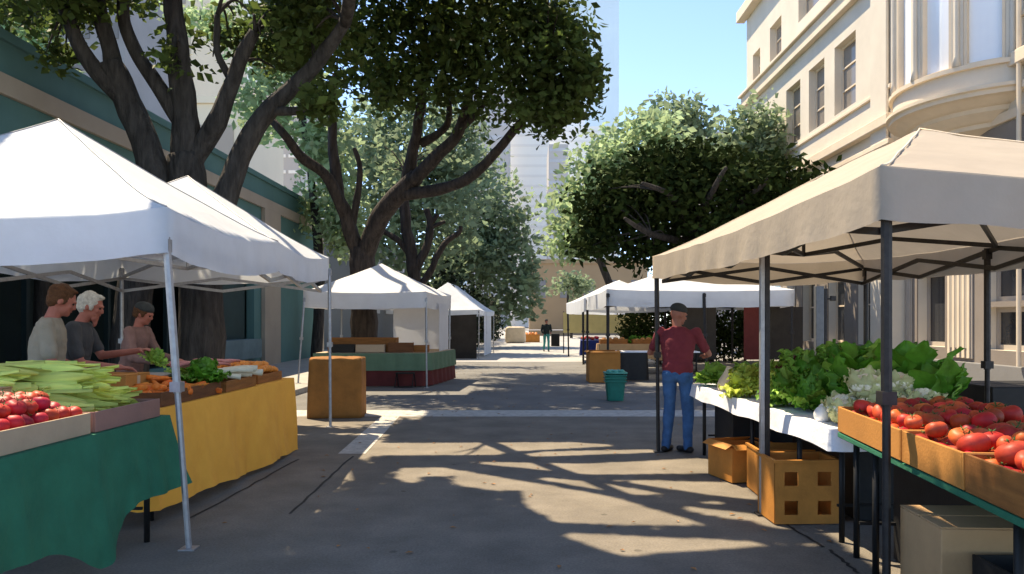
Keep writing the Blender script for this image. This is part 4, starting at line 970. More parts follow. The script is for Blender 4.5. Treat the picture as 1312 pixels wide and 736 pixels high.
for i, (x, y, m, lab) in enumerate(((2.75, 24.4, 'wood', 'wooden tray of brown loaves at the left of the back table'), (3.75, 24.4, 'wood', 'wooden tray of brown loaves in the middle of the back table'))):
    tray('bread_tray', lab, 'tray', (x, y, .93), (.85, .5, .14), m)
    lo = None
    for k in range(8):
        if lo is None and i == 0:
            b = MB(); b.ell((0, 0, 0), (.16, .075, .06), None, 12, 8); lo = b.build('bread_loaf', 'bread', None, smooth=True); tag(lo, 'brown loaf lying in a tray on the back table', 'loaf', 'loaves on the back table'); at(lo, (x - .28, y - .12, 1.03)); first = lo
        else: dup(first, (x - .28 + .18 * (k % 4), y - .12 + .24 * (k // 4), 1.03 + random.uniform(0, .05)), random.uniform(.9, 1.6))
b = MB(); b.b2((1.95, 40.0, 1.05), (6.5, 40.06, 2.1)); o = b.build('banner', 'yellow_panel'); o.name = 'market_banner'
for v in o.data.vertices: v.co -= Vector((4.2, 40, 1))
o.location = (4.2, 40, 1); tag(o, 'plain pale yellow banner stretched behind the far awning tent', 'banner')
b = MB()
for x in (1.97, 6.48): b.tube([(x - 4.2, .1, -1), (x - 4.2, .1, 1.15)], .03, 6)
b.build('banner_post', 'dark_metal', o, world=False)
# far end of the street
soft('storage_tote', 'pale cream bulky tote standing at the far end of the paving', 'tote', (-.75, 60, 0), (1.5, 1.2, 1.25), 'cream_plastic', .03, 0, 5)
tray('produce_crate', 'orange crate of fruit beside the cream tote at the far end', 'crate', (.55, 62, .01), (1.2, .8, .62), 'card_brown')
table('white table at the far end behind the orange crate', (.2, 66), (3.4, 66), (0, .9), .95, top='white_cloth')
carton('cardboard_box', 'dark box beside the walking person at the far end', 'box', (2.0, 52, .01), (.55, .6, .8), 'black_plastic', 0, 'black_plastic')
# lamp post behind the cream tent
lp = thing('lamp_post', 'grey square post with a small lamp bracket behind the cream tent', 'lamp post', (5.75, 15.2, .12))
b = MB(); b.box((5.72, 15.2, 1.2), (.16, .14, 2.2)); b.build('post', 'lamp_pole', lp, bevel=.01)
b = MB(); b.box((5.84, 15.2, 1.18), (.06, .12, 2.15)); b.build('cover', 'dark_metal', lp, bevel=.01)
b = MB(); b.box((5.96, 15.12, 2.06), (.10, .08, .10)); b.bar((5.86, 15.15, 2.05), (5.93, 15.12, 2.05), .03); b.build('lamp_head', 'dark_metal', lp, bevel=.01)
# dark red and black screens seen under the awning
for nm, lab, x0, x1, m in (('display_board', 'dark red board standing on the right pavement', 6.42, 7.15, 'maroon_cloth'), ('display_board', 'black board standing beside the dark red board', 7.18, 8.15, 'drape'), ('display_board', 'charcoal board standing left of the dark red board', 4.55, 5.6, 'drape')):
    t = thing(nm, lab, 'board', ((x0 + x1) / 2, 22.9, .12)); b = MB(); b.b2((x0, 22.9, .5), (x1, 22.95, 2.05)); b.build('panel', m, t, bevel=.01)
    b = MB()
    for x in (x0 + .06, x1 - .06): b.tube([(x, 22.98, .12), (x, 22.98, 2.0)], .025, 6); b.bar((x, 22.8, .14), (x, 23.2, .14), .05)
    b.build('stand', 'dark_metal', t)
# ------------------------------------------------------------------ fruit and vegetables
def fruit_mesh(name, r, m, lobes=5, flat=.82, dimple=.16, cal=True, n=18):
    b = MB(); k = 12; vs = []
    for i in range(k + 1):
        th = math.pi * i / k
        for j in range(n):
            a = 2 * math.pi * j / n
            rr = r * (1 + .035 * math.cos(lobes * a) * math.sin(th))
            z = rr * flat * math.cos(th)
            if i < 4: z -= r * dimple * (1 - i / 4) ** 1.5
            vs.append((rr * math.sin(th) ** .92 * math.cos(a), rr * math.sin(th) ** .92 * math.sin(a), z))
    b.add(vs, [(i * n + j, (i + 1) * n + j, (i + 1) * n + (j + 1) % n, i * n + (j + 1) % n) for i in range(k) for j in range(n)])
    if cal:
        b.k = 1
        for j in range(5):
            a = 2 * math.pi * j / 5; c_, s_ = math.cos(a), math.sin(a); z0 = r * (flat - dimple) + .006
            b.add([(0, 0, z0), (c_ * r * .22 - s_ * r * .07, s_ * r * .22 + c_ * r * .07, z0 + .006), (c_ * r * .5, s_ * r * .5, z0 + .014), (c_ * r * .22 + s_ * r * .07, s_ * r * .22 - c_ * r * .07, z0 + .006)], [(0, 1, 2, 3)], 1)
        b.tube([(0, 0, z0), (.004, 0, z0 + r * .16)], r * .05, 5); b.k = 0
    return b.build(name, [m, 'calyx'] if cal else m, None, smooth=True)
random.seed(3)
def heap(proto, pts, r, label, cat, group, tilt=.6, sc=(.88, 1.08), alts=()):
    for i, p in enumerate(pts):
        src = proto if not alts else random.choice([proto, *alts])
        s_ = random.uniform(*sc)
        rot = (random.uniform(-tilt, tilt), random.uniform(-tilt, tilt), random.uniform(0, 6.28))
        if i == 0: o = at(proto, p, rot[2], rot[0], rot[1], s_); tag(o, label, cat, group)
        else:
            o = src.copy(); C.objects.link(o); at(o, p, rot[2], rot[0], rot[1], s_); tag(o, label, cat, group); o.name = proto.name.split('.')[0]
def grid_heap(org, ux, uy, nx, ny, r, h, layers=2):
    """points on a heap over the tray spanned by ux, uy from org; h(u,v) heap height"""
    out = []
    org, ux, uy = Vector(org), Vector(ux), Vector(uy)
    for l in range(layers):
        for i in range(nx - l):
            for j in range(ny - l):
                u = (i + .5 + .5 * l) / nx; v = (j + .5 + .5 * l + (.25 if i % 2 else -.2)) / ny
                v = min(max(v, .4 / ny), 1 - .4 / ny)
                if l and random.random() < .25: continue
                p = org + ux * (u + random.uniform(-.1, .1) / nx) + uy * (v + random.uniform(-.1, .1) / ny)
                out.append(p + Vector((0, 0, r * .8 + h(u, v) + l * r * 1.15 + random.uniform(-.1, .1) * r)))
    return out
# left tomatoes
t0 = fruit_mesh('tomato', .054, 'tomato'); 
heap(t0, grid_heap((-3.39, 3.38, zt + .01), (.66, 0, 0), (0, 1.44, 0), 6, 13, .054, lambda u, v: .07 + .05 * math.sin(math.pi * u) * 1), .054, 'round red tomato heaped in the beige tray on the green cloth', 'tomato', 'tomatoes in the beige tray')
# right tomatoes
t1 = fruit_mesh('tomato', .066, 'tomato', 6); t1b = fruit_mesh('tomato', .066, 'tomato_warm', 4, .78)
pts = []
for i, (a, b_) in enumerate(crates):
    a, b_ = Vector((*a, 0)), Vector((*b_, 0)); d = b_ - a; nr = Vector((-d.y, d.x, 0)).normalized(); nr = nr if nr.x > 0 else -nr
    ny = max(4, int((d.length - .04) / .125))
    org = a + d.normalized() * .02 + nr * .02 + Vector((0, 0, .865))
    pts += grid_heap(org, nr * .82, d.normalized() * (d.length - .04), 7, ny, .066, lambda u, v: .035 + .04 * u, 2)
pts = [p for p in pts if p.y > 2.3]
heap(t1, pts, .066, 'big red tomato heaped in the brown crates at the right', 'tomato', 'tomatoes in the brown crates', sc=(.74, 1.1), alts=(t1b,))
C.objects.unlink(t1b); bpy.data.objects.remove(t1b)
# corn in pale husks
def corn():
    b = MB(); n = 12; L_ = .44
    prof = [(0, .014), (.02, .032), (.08, .045), (.18, .052), (.28, .044), (.36, .027), (.42, .012), (.45, .003)]
    vs = []
    for x, r in prof:
        for j in range(n):
            a = 2 * math.pi * j / n; rr = r * (1 + .10 * math.cos(4 * a + x * 9)); vs.append((x - .2, rr * math.cos(a), rr * math.sin(a)))
    b.add(vs, [(i * n + j, (i + 1) * n + j, (i + 1) * n + (j + 1) % n, i * n + (j + 1) % n) for i in range(len(prof) - 1) for j in range(n)])
    for k in range(4):                                   # loose husk leaves
        a = k * 1.57; w = .040; pts_ = []
        for i in range(7):
            f = i / 6; x = -.17 + f * .46; rr = .047 + .022 * f * f; ww = w * math.sin(math.pi * min(.97, f * .8 + .2)) ** .8
            ca, sa = math.cos(a + .2 * f), math.sin(a + .2 * f)
            c_ = Vector((x, rr * ca, rr * sa)); t_ = Vector((0, -sa, ca)) * ww
            pts_ += [c_ - t_ - Vector((0, ca, sa)) * .012, c_ + Vector((0, ca, sa)) * .006, c_ + t_ - Vector((0, ca, sa)) * .012]
        b.add(pts_, [(i * 3 + q, i * 3 + 3 + q, i * 3 + 4 + q, i * 3 + 1 + q) for i in range(6) for q in (0, 1)])
    b.tube([(-.2, 0, 0), (-.27, .004, -.004)], .010, 6)
    return b.build('corn_ear', 'corn_husk', None, smooth=True)
c0_ = corn(); cg = 'corn ears in the rose tray'
k = 0
for l, (n_, dx) in enumerate(((7, 0), (7, .03), (6, 0), (5, .05), (4, -.03), (3, .0))):
    for i in range(n_):
        p = (-3.24 + dx + random.uniform(-.07, .07) + (.16 if i % 2 else -.13) + (-.10 * l * .4), 4.98 + .72 * (i + .5 + .25 * l * .3) / n_ * (1 if l < 3 else .85) + .03 * l, zt + .06 + l * .058)
        rz = random.uniform(-.35, .35) + (.0 if random.random() < .85 else 3.1)
        if k == 0: at(c0_, p, rz, random.uniform(0, 6), random.uniform(-.08, .12)); tag(c0_, 'pale green corn ear in its husk lying in the rose tray', 'corn', cg)
        else: dup(c0_, p, rz, random.uniform(0, 6), random.uniform(-.08, .12), random.uniform(.9, 1.15))
        k += 1
# carrots
b = MB(); b.tube([(-.10, 0, 0), (-.095, 0, 0), (-.05, 0, .002), (.03, 0, 0), (.09, .002, .002), (.125, .004, 0)], [.006, .023, .025, .019, .010, .002], 9)
ca = b.build('carrot', 'carrot', None, smooth=True)
for k in range(110):
    u, v = random.random(), random.random(); hh = .16 * math.sin(math.pi * min(max(v, .06), .94)) * math.sin(math.pi * min(max(u * .8 + .12, .0), 1))
    p = (-3.56 + .56 * u, 6.40 + 1.08 * v, zt + .05 + hh * random.uniform(.55, 1.0)); rz = random.uniform(-1.4, 1.4) + (3.14 if k % 2 else 0)
    if k == 0: at(ca, p, rz); tag(ca, 'orange carrot heaped in the dark wooden tray', 'carrot', 'carrots in the dark wooden tray')
    else: dup(ca, p, rz, random.uniform(0, 6), random.uniform(-.25, .25), random.uniform(.85, 1.2))
# leafy things
def leafsheet(b, base, dirv, up, L_, w, curl, ruff, seed, nx=7, ny=12, mi=0, stem=.0):
    dirv, up = Vector(dirv).normalized(), Vector(up).normalized(); side = dirv.cross(up).normalized(); vs = []
    for i in range(ny + 1):
        f = i / ny; ang = curl * f; c_ = Vector(base) + (dirv * math.sin(max(ang, 1e-4)) / max(curl, 1e-4) + up * (1 - math.cos(ang)) / max(curl, 1e-4)) * L_ if curl > 0 else Vector(base) + dirv * L_ * f
        ww = w * (math.sin(math.pi * min(1, (.10 + .9 * f)) ** .8) ** .75 * .95 + .06) if f < 1 else w * .12
        if f < stem: ww = w * .13
        nrm = (up * math.cos(ang) - dirv * math.sin(ang))
        for j in range(nx + 1):
            g = j / nx * 2 - 1
            rf = ruff * abs(g) ** 1.3 * (math.sin(f * 26 + seed * 7 + g * 3) + .5 * math.sin(f * 43 + seed * 3 - g * 5)) + ruff * .8 * noise.noise(Vector((f * 5, g * 2.5, seed)))
            vs.append(c_ + side * ww * g * (1 + .14 * math.sin(f * 15 + seed) + .10 * math.sin(f * 37 + seed * 5)) + nrm * (rf + .25 * ww * g * g))
    b.add(vs, [(i * (nx + 1) + j, i * (nx + 1) + j + 1, (i + 1) * (nx + 1) + j + 1, (i + 1) * (nx + 1) + j) for i in range(ny) for j in range(nx)], mi)
def lettuce(name, m, n=26, size=.24, ruff=.03, upright=.7, w=.11, seed=0, m2=None, core=None):
    rnd = random.Random(seed); b = MB()
    for k in range(n):
        ring = (k / n); a = k * 2.399 + rnd.uniform(-.2, .2); tilt = upright * (1 - ring) + .12 + rnd.uniform(-.1, .15)
        d = Vector((math.cos(a) * (1 - tilt * .5), math.sin(a) * (1 - tilt * .5), .25 + tilt)); u = Vector((-math.cos(a) * .8, -math.sin(a) * .8, .6))
        leafsheet(b, (math.cos(a) * .03, math.sin(a) * .03, .01), d, -u if ring > .5 else u, size * rnd.uniform(.75, 1.1), w * rnd.uniform(.7, 1.1), rnd.uniform(.3, .9), ruff, k + seed * 31, mi=1 if (m2 and rnd.random() < .5) else 0)
    return b.build(name, [m, m2] if m2 else m, None, smooth=True)
LZ = .848
def put(o, x, y, z, lab, cat, rz=0, sc=1, rx=0, ry=0, group=None):
    at(o, (x, y, z), rz, rx, ry, sc); return tag(o, lab, cat, group)
risers = tray('produce_crate', 'green topped riser crate hidden under the back row of greens', 'crate', (2.98, 7.5, LZ), (.55, 3.4, .2), 'veg_dark')
put(lettuce('cabbage', 'veg_mid', 20, .22, .012, .9, .15, 1), 2.22, 9.2, LZ + .03, 'smooth green cabbage at the far corner of the white cloth', 'cabbage', 0, 1.05)
put(lettuce('lettuce', 'veg_mid', 34, .20, .035, .7, .10, 2), 2.52, 8.95, LZ + .06, 'curly mid green lettuce behind the cream squash', 'lettuce', .4, 1.15)
put(lettuce('lettuce', 'veg_mid', 34, .20, .035, .7, .10, 12), 2.82, 9.1, LZ + .06, 'curly mid green lettuce at the back left of the greens', 'lettuce', 1.4, 1.1)
put(lettuce('lettuce', 'veg_light', 34, .23, .03, .6, .12, 3), 2.27, 7.95, LZ + .04, 'yellow green lettuce spilling over the front edge of the white cloth', 'lettuce', .2, 1.15, 0, -.25)
put(lettuce('lettuce', 'veg_light', 30, .20, .03, .7, .11, 4), 2.48, 7.55, LZ + .07, 'yellow green lettuce just right of the square tent pole', 'lettuce', .9, .95)
put(lettuce('lettuce', 'veg_light', 30, .20, .03, .7, .11, 14), 2.6, 8.35, LZ + .06, 'yellow green lettuce behind the spilling one', 'lettuce', 2, 1.0)
put(lettuce('lettuce', 'veg_mid', 34, .21, .035, .7, .11, 5), 2.86, 8.3, LZ + .22, 'mid green lettuce on the back row beside the red leaf lettuce', 'lettuce', .3, 1.15)
put(lettuce('lettuce', 'veg_red', 34, .20, .04, .7, .10, 6, 'veg_mid'), 2.72, 7.75, LZ + .16, 'dark red leaf lettuce in the middle of the greens', 'lettuce', 0, 1.15)
put(lettuce('lettuce', 'veg_mid', 34, .22, .035, .8, .11, 7), 3.05, 7.75, LZ + .26, 'tall mid green lettuce on the back row above the red leaf lettuce', 'lettuce', .7, 1.2)
for i, (x, y, z, s_, lab) in enumerate(((2.36, 7.0, .03, 1.1, 'dark green romaine at the front edge right of the square pole'), (2.55, 6.75, .06, 1.15, 'dark green romaine behind the white onions'), (2.62, 7.2, .12, 1.2, 'dark green romaine in front of the red leaf lettuce'),
                                        (2.85, 7.0, .22, 1.2, 'dark green romaine on the back row left of the chard'), (2.38, 6.55, .02, 1.0, 'dark green romaine lying next to the onions'), (3.1, 7.1, .24, 1.1, 'dark green romaine at the very back of the greens'))):
    put(lettuce('romaine', 'veg_dark', 26, .27, .02, .95, .085, 20 + i, 'veg_mid' if i in (0, 2, 4) else None), x, y, LZ + z, lab, 'romaine lettuce', i, s_, 0, -.2 if i in (0, 4) else .1)
for i, (x, y, z, s_, rx, ry, lab) in enumerate(((2.82, 6.4, .17, 1.25, .1, .0, 'tall dark green chard bunch rising highest behind the near pole'), (3.0, 6.1, .18, 1.2, -.1, .25, 'dark green chard bunch to the right of the tallest one'), (3.12, 5.75, .13, 1.0, -.15, .5, 'dark green chard bunch leaning out at the right end of the greens'), (2.62, 6.35, .10, 1.05, .2, -.15, 'dark green chard bunch left of the pale cauliflowers'))):
    b = MB(); rnd = random.Random(50 + i)
    for k_ in range(16):
        a = k_ * 2.399; tl = .35 + .5 * (k_ / 16)
        leafsheet(b, (math.cos(a) * .02, math.sin(a) * .02, 0), (math.cos(a) * tl, math.sin(a) * tl, 1), (-math.cos(a), -math.sin(a), .4) if k_ % 3 else (math.cos(a), math.sin(a), .3), rnd.uniform(.27, .36), rnd.uniform(.10, .15), rnd.uniform(.3, .8), .03, k_ + i * 9, mi=0 if rnd.random() < .7 else 1, stem=.25)
    put(b.build('chard_bunch', ['veg_dark', 'veg_mid'], None, smooth=True), x, y, LZ + z, lab, 'chard', i, s_, rx, ry)
def cauliflower(seed):
    rnd = random.Random(seed); t = thing('cauliflower', 'x', 'cauliflower', (0, 0, 0), None)
    b = MB()
    for k in range(60):
        z = 1 - k / 60 * 1.1; a = k * 2.399; r = math.sqrt(max(0, 1 - z * z)); b.ell((r * math.cos(a) * .085, r * math.sin(a) * .085, .08 + z * .065), .024 * rnd.uniform(.8, 1.2), None, 8, 6)
    b.ell((0, 0, .07), (.085, .085, .06), None, 10, 8); b.build('curd', 'curd', t, smooth=True, world=False)
    b = MB()
    for k in range(11):
        a = k * 2 * math.pi / 11 + rnd.uniform(-.2, .2)
        leafsheet(b, (math.cos(a) * .03, math.sin(a) * .03, 0), (math.cos(a), math.sin(a), .5 + rnd.uniform(0, .3)), (-math.cos(a) * .6, -math.sin(a) * .6, 1), rnd.uniform(.15, .2), rnd.uniform(.05, .07), .9, .012, k + seed)
    b.build('leaf_collar', 'veg_pale', t, smooth=True, world=False)
    return t
cf = cauliflower(1)
for i, (x, y, z, s_) in enumerate(((2.44, 5.92, .0, 1.2), (2.46, 5.66, .0, 1.15), (2.68, 5.92, .04, 1.25), (2.70, 5.66, .02, 1.2), (2.56, 5.80, .15, 1.25), (2.76, 5.84, .17, 1.2), (2.88, 5.68, .08, 1.1), (2.62, 6.0, .2, 1.15), (2.30, 5.72, .0, 1.05), (2.60, 5.62, .05, 1.1))):
    o = cf if i == 0 else dup(cf, (0, 0, 0))
    put(o, x, y, LZ + z + .01, 'pale cauliflower with green leaf collar piled behind the tomatoes', 'cauliflower', i * 1.3, s_, random.uniform(-.3, .3), random.uniform(-.3, .3), 'cauliflowers in the pale pile')
on = fruit_mesh('white_onion', .055, 'onion', 3, .95, -.12, False)
for i, (x, y, z, lab) in enumerate(((2.255, 5.93, .05, 'shiny white onion nearest the white cloth edge'), (2.34, 6.08, .06, 'shiny white onion behind the nearest one'), (2.84, 5.55, .12, 'white onion between the tomatoes and the leaning chard'))):
    put(on if i == 0 else dup(on, (0, 0, 0)), x, y, LZ + z, lab, 'onion', i, 1.15 if i < 2 else 1.0)
b = MB(); b.lathe([(0, -.1), (.05, -.095), (.075, -.05), (.07, 0), (.045, .06), (.03, .11), (.028, .14), (0, .145)], n=16); put(b.build('squash', 'squash', None, smooth=True), 2.2, 8.55, LZ + .10, 'cream bottle shaped squash standing between two lettuces', 'squash', 0, 1.2, .1, .2)
# yellow table: green bunch, leeks, rhubarb, oranges
put(lettuce('kale_bunch', 'veg_dark', 40, .2, .02, .8, .09, 31), -3.1, 7.52, zt + .10, 'round dark green kale bunch beside the carrots', 'kale', 0, 1.15)
put(lettuce('kale_bunch', 'veg_dark', 40, .2, .02, .8, .09, 33), -3.2, 7.8, zt + .10, 'dark green kale bunch behind the round one', 'kale', 1, 1.05)
def stalks(name, m, m2, L_, r, leafm):
    b = MB(); b.tube([(-L_ / 2, 0, 0), (-L_ * .2, 0, .015), (L_ * .2, 0, .01), (L_ / 2, .01, -.01)], [r * 1.2, r, r * .85, r * .6], 8)
    b.k = 1
    if leafm:
        for k in range(3): leafsheet(b, (L_ * .42, 0, 0), (1, .35 * (k - 1), .1), (0, 0, 1), L_ * .75, r * 1.6, .25, .006, k, 2, 6, 1)
    return b.build(name, [m, m2], None, smooth=True)
lk = stalks('leek', 'leek_white', 'veg_mid', .42, .024, True)
for i in range(12):
    p = (-3.1 + random.uniform(-.1, .1), 7.95 + .075 * (i % 7) * 1.3 + (.04 if i > 6 else 0), zt + .13 + .05 * (i // 7)); rz = R(200) + random.uniform(-.25, .25)
    if i == 0: put(lk, *p, 'white and green leek lying in the brown tray', 'leek', rz, 1, 0, 0, 'leeks in the brown tray')
    else: dup(lk, p, rz, random.uniform(-.4, .4), .05, random.uniform(.9, 1.2))
rb = stalks('rhubarb_stalk', 'rhubarb', 'rhubarb', .6, .02, False)
for i in range(9):
    p = (-3.38 + random.uniform(-.06, .06), 7.95 + .09 * i, zt + .25 + random.uniform(-.02, .03)); rz = R(70) + random.uniform(-.2, .2)
    if i == 0: put(rb, *p, 'pink rhubarb stalk lying behind the leeks', 'rhubarb', rz, 1, 0, 0, 'rhubarb stalks behind the leeks')
    else: dup(rb, p, rz, 0, random.uniform(-.08, .08), random.uniform(.9, 1.15))
og = fruit_mesh('orange', .042, 'orange_fruit', 3, .96, .05, False)
heap(og, grid_heap((-3.55, 8.7, zt + .01), (.56, 0, 0), (0, .8, 0), 6, 8, .042, lambda u, v: .06 + .05 * math.sin(math.pi * v)), .042, 'small orange fruit heaped in the far wooden tray', 'orange', 'oranges in the far wooden tray')
# fruit and greens under the white awning tent
gl = None
for i in range(9):
    x = 3.4 + i * .26
    if i == 0: gl = lettuce('lettuce', 'veg_dark', 18, .2, .03, .7, .11, 70); put(gl, x, 24.55, .94, 'dark green leafy bunch lined up on the grey brown cloth', 'lettuce', 0, 1.2, 0, 0, 'leafy bunches on the back table')
    else: dup(gl, (x, 24.5 + random.uniform(-.1, .1), .94), i * 1.1, 0, 0, random.uniform(1.05, 1.35))
rf = fruit_mesh('red_fruit', .07, 'tomato', 3, .9, .1, False, 10)
for i in range(14):
    p = (2.3 + .17 * (i % 4), 30.5 + .3 * (i // 4), .96 + .03 * (i % 2))
    if i == 0: put(rf, *p, 'red fruit laid out on the deep blue cloth', 'fruit', 0, 1, 0, 0, 'red fruit on the blue cloth')
    else: dup(rf, p)
og2 = dup(og, (0, 0, 0)); 
for i in range(16):
    p = (.1 + .25 * (i % 4), 61.75 + .18 * (i // 4), .6 + .05 * (i % 3)); s_ = 2.6
    (put(og2, *p, 'orange fruit in the crate at the far end of the street', 'fruit', 0, s_, 0, 0, 'fruit in the far crate') if i == 0 else dup(og2, p, 0, 0, 0, s_))

# ------------------------------------------------------------------ people: one skin, clothes as children
dg = None
def fuse(name, b, m, parent, voxel, smooth=4, wr=0, wf=7, dec=None):
    """join overlapping volumes into one continuous surface"""
    global dg
    me = bpy.data.meshes.new(name); me.from_pydata([tuple(v) for v in b.v], [], b.f)
    bm = bmesh.new(); bm.from_mesh(me); bmesh.ops.recalc_face_normals(bm, faces=bm.faces); bm.to_mesh(me); bm.free()
    o = bpy.data.objects.new(name, me); C.objects.link(o)
    r = o.modifiers.new('r', 'REMESH'); r.mode = 'VOXEL'; r.voxel_size = voxel; r.use_smooth_shade = True
    s_ = o.modifiers.new('s', 'SMOOTH'); s_.iterations = smooth; s_.factor = .5
    dg = bpy.context.evaluated_depsgraph_get()
    m2 = bpy.data.meshes.new_from_object(o.evaluated_get(dg)); m2.name = name
    o.modifiers.clear(); o.data = m2; bpy.data.meshes.remove(me)
    if wr:
        ns = [v.normal.copy() for v in m2.vertices]
        for v, n in zip(m2.vertices, ns):
            q = v.co; v.co = q + n * wr * (noise.noise(Vector((q.x * wf, q.y * wf, q.z * wf * .55))) + .5 * noise.noise(q * wf * 2.3))
    m2.materials.clear(); m2.materials.append(M[m]); m2.polygons.foreach_set('use_smooth', [True] * len(m2.polygons))
    o.parent = parent; return o
def person(label, loc, face, H, pose, skin, hair, top, bottom, hat=None, beard=None, sleeve='short', voxel=.0085, build=1.0, group=None, apron=None):
    """face: heading of the body in radians (0 looks along +y). pose: elbows and hands in body axes (x right, y forward, z up) at 1.75 m"""
    t = thing('person', label, 'person', loc, group); t.rotation_euler = (0, 0, face); k = H / 1.75; t.scale = (k, k, k)
    V = Vector; lean = pose.get('lean', 0)
    def ln(p):                                          # bend the upper body forward about the hips
        p = V(p)
        if p.z > .95: d = p.z - .95; p.y += d * math.sin(lean); p.z = .95 + d * math.cos(lean)
        return p
    sh = [ln((s_ * .185 * build, 0, 1.42)) for s_ in (-1, 1)]
    el = [ln(pose['el'][i]) for i in (0, 1)]; ha = [ln(pose['ha'][i]) for i in (0, 1)]
    hips = [V((s_ * .095, 0, .92)) for s_ in (-1, 1)]; kn = [V(pose.get('kn', ((-.11, .03, .5), (.11, .03, .5)))[i]) for i in (0, 1)]; an = [V(pose.get('an', ((-.12, -.01, .09), (.12, -.01, .09)))[i]) for i in (0, 1)]
    hc = ln((0, .035, 1.625)) + V(pose.get('head_off', (0, 0, 0))); hr = Matrix.Rotation(pose.get('yaw', 0), 3, 'Z') @ Matrix.Rotation(pose.get('nod', 0), 3, 'X')
    hd = lambda x, y, z: hc + hr @ V((x, y, z))
    b = MB()
    def torso(b, g):
        rings = [(.90, .150, .105), (.98, .150, .108), (1.08, .142 * build, .10), (1.20, .158 * build, .112), (1.31, .172 * build, .115), (1.40, .165 * build, .098), (1.455, .115, .075), (1.49, .06, .056)]
        n = 20; vs = []
        for z, rx, ry in rings:
            for j in range(n):
                a = 2 * math.pi * j / n; vs.append(ln(((rx + g) * math.cos(a), (ry + g) * math.sin(a), z)))
        b.add(vs, [(i * n + j, i * n + (j + 1) % n, (i + 1) * n + (j + 1) % n, (i + 1) * n + j) for i in range(len(rings) - 1) for j in range(n)] + [tuple(range(n - 1, -1, -1)), tuple((len(rings) - 1) * n + j for j in range(n))])
    torso(b, -.01)
    b.cap(ln((0, -.005, 1.44)), hc + hr @ V((0, -.02, -.075)), .056, .052)
    # head
    b.ell(hd(0, -.012, .02), (.076, .096, .100), hr, 18, 14); b.ell(hd(0, .022, -.048), (.056, .066, .066), hr, 14, 10)
    b.ell(hd(0, .062, -.085), (.026, .024, .022), hr); b.ell(hd(0, .088, -.016), (.013, .020, .024), hr); b.ell(hd(0, .098, -.028), (.015, .014, .011), hr); b.ell(hd(0, .078, .022), (.055, .02, .012), hr)
    for s_ in (-1, 1): b.ell(hd(s_ * .078, -.012, -.008), (.010, .020, .031), hr); b.ell(hd(s_ * .038, .062, -.022), (.022, .022, .018), hr)
    for i, s_ in enumerate((-1, 1)):
        b.cap(sh[i], el[i], .046, .038); b.cap(el[i], ha[i], .039, .027)
        d = (ha[i] - el[i]).normalized(); ref = V((0, 0, 1)) if abs(d.z) < .9 else V((0, 1, 0)); sd_ = d.cross(ref).normalized(); pn = sd_.cross(d).normalized()   # pn: back of the hand
        rot = Matrix((sd_, d, pn)).transposed(); pc = ha[i] + d * .05
        b.ell(pc, (.040, .056, .017), rot, 12, 8); curl = pose.get('curl', .9)
        for f, (ox, L_) in enumerate(((-.030, .062), (-.010, .074), (.011, .070), (.031, .056))):
            p0 = pc + sd_ * ox + d * .032; a1 = curl * .45; p1 = p0 + (d * math.cos(a1) - pn * math.sin(a1)) * L_ * .55; p2 = p1 + (d * math.cos(a1 * 2.3) - pn * math.sin(a1 * 2.3)) * L_ * .5
            b.cap(p0, p1, .0100, .0092, 8); b.cap(p1, p2, .0092, .0078, 8)
        q0 = pc - sd_ * s_ * .03 - d * .02; q1 = q0 + (-sd_ * s_ * .75 + d * .6 - pn * .25) * .038; q2 = q1 + (-sd_ * s_ * .15 + d * .9 - pn * .4) * .032
        b.cap(q0, q1, .013, .011, 8); b.cap(q1, q2, .011, .009, 8)
        b.cap(hips[i], kn[i], .075, .05); b.cap(kn[i], an[i], .05, .034); b.cap(an[i] - V((0, 0, .03)), an[i] + V((0, .12, -.06)), .034, .026)
    body = fuse('body', b, skin, t, voxel, 3)
    # clothes
    b = MB(); torso(b, .014); b.ell(ln((0, 0, 1.0)), (.165 * build, .128, .16), None, 16, 10)
    for i in (0, 1):
        b.ell(sh[i], .066); e = sh[i].lerp(el[i], .72) if sleeve == 'short' else el[i]; b.cap(sh[i], e, .062, .056)
        if sleeve == 'long': b.cap(el[i], el[i].lerp(ha[i], .9), .052, .040)
    # keep the neck and head free
    fuse('shirt', b, top, t, .011, 3, .013, 9)
    b = MB(); b.ell((0, 0, .93), (.155, .118, .10), None, 16, 10)
    for i in (0, 1): b.ell(hips[i] + V((0, -.02, -.02)), (.085, .10, .11)); b.cap(hips[i], kn[i], .092, .068); b.cap(kn[i], an[i] + V((0, 0, -.02)), .068, .056)
    fuse('trousers', b, bottom, t, .011, 3, .011, 10)
    for i, s_ in enumerate((-1, 1)):
        b = MB(); f = pose.get('toe', (0, 0))[i]; dd = V((math.sin(f), math.cos(f), 0)); a = an[i]
        b.cap(a + V((0, 0, -.035)), a + V((0, 0, -.05)) - dd * .03, .044, .036); b.cap(V((a.x, a.y, .042)) - dd * .05, V((a.x, a.y, .036)) + dd * .15, .040, .036); b.ell(V((a.x, a.y, .03)) + dd * .11, (.045, .06, .03))
        for v in range(len(b.v)): b.v[v] = (b.v[v][0], b.v[v][1], max(b.v[v][2], .0))
        fuse('shoe', b, 'shoe', t, .010, 2)
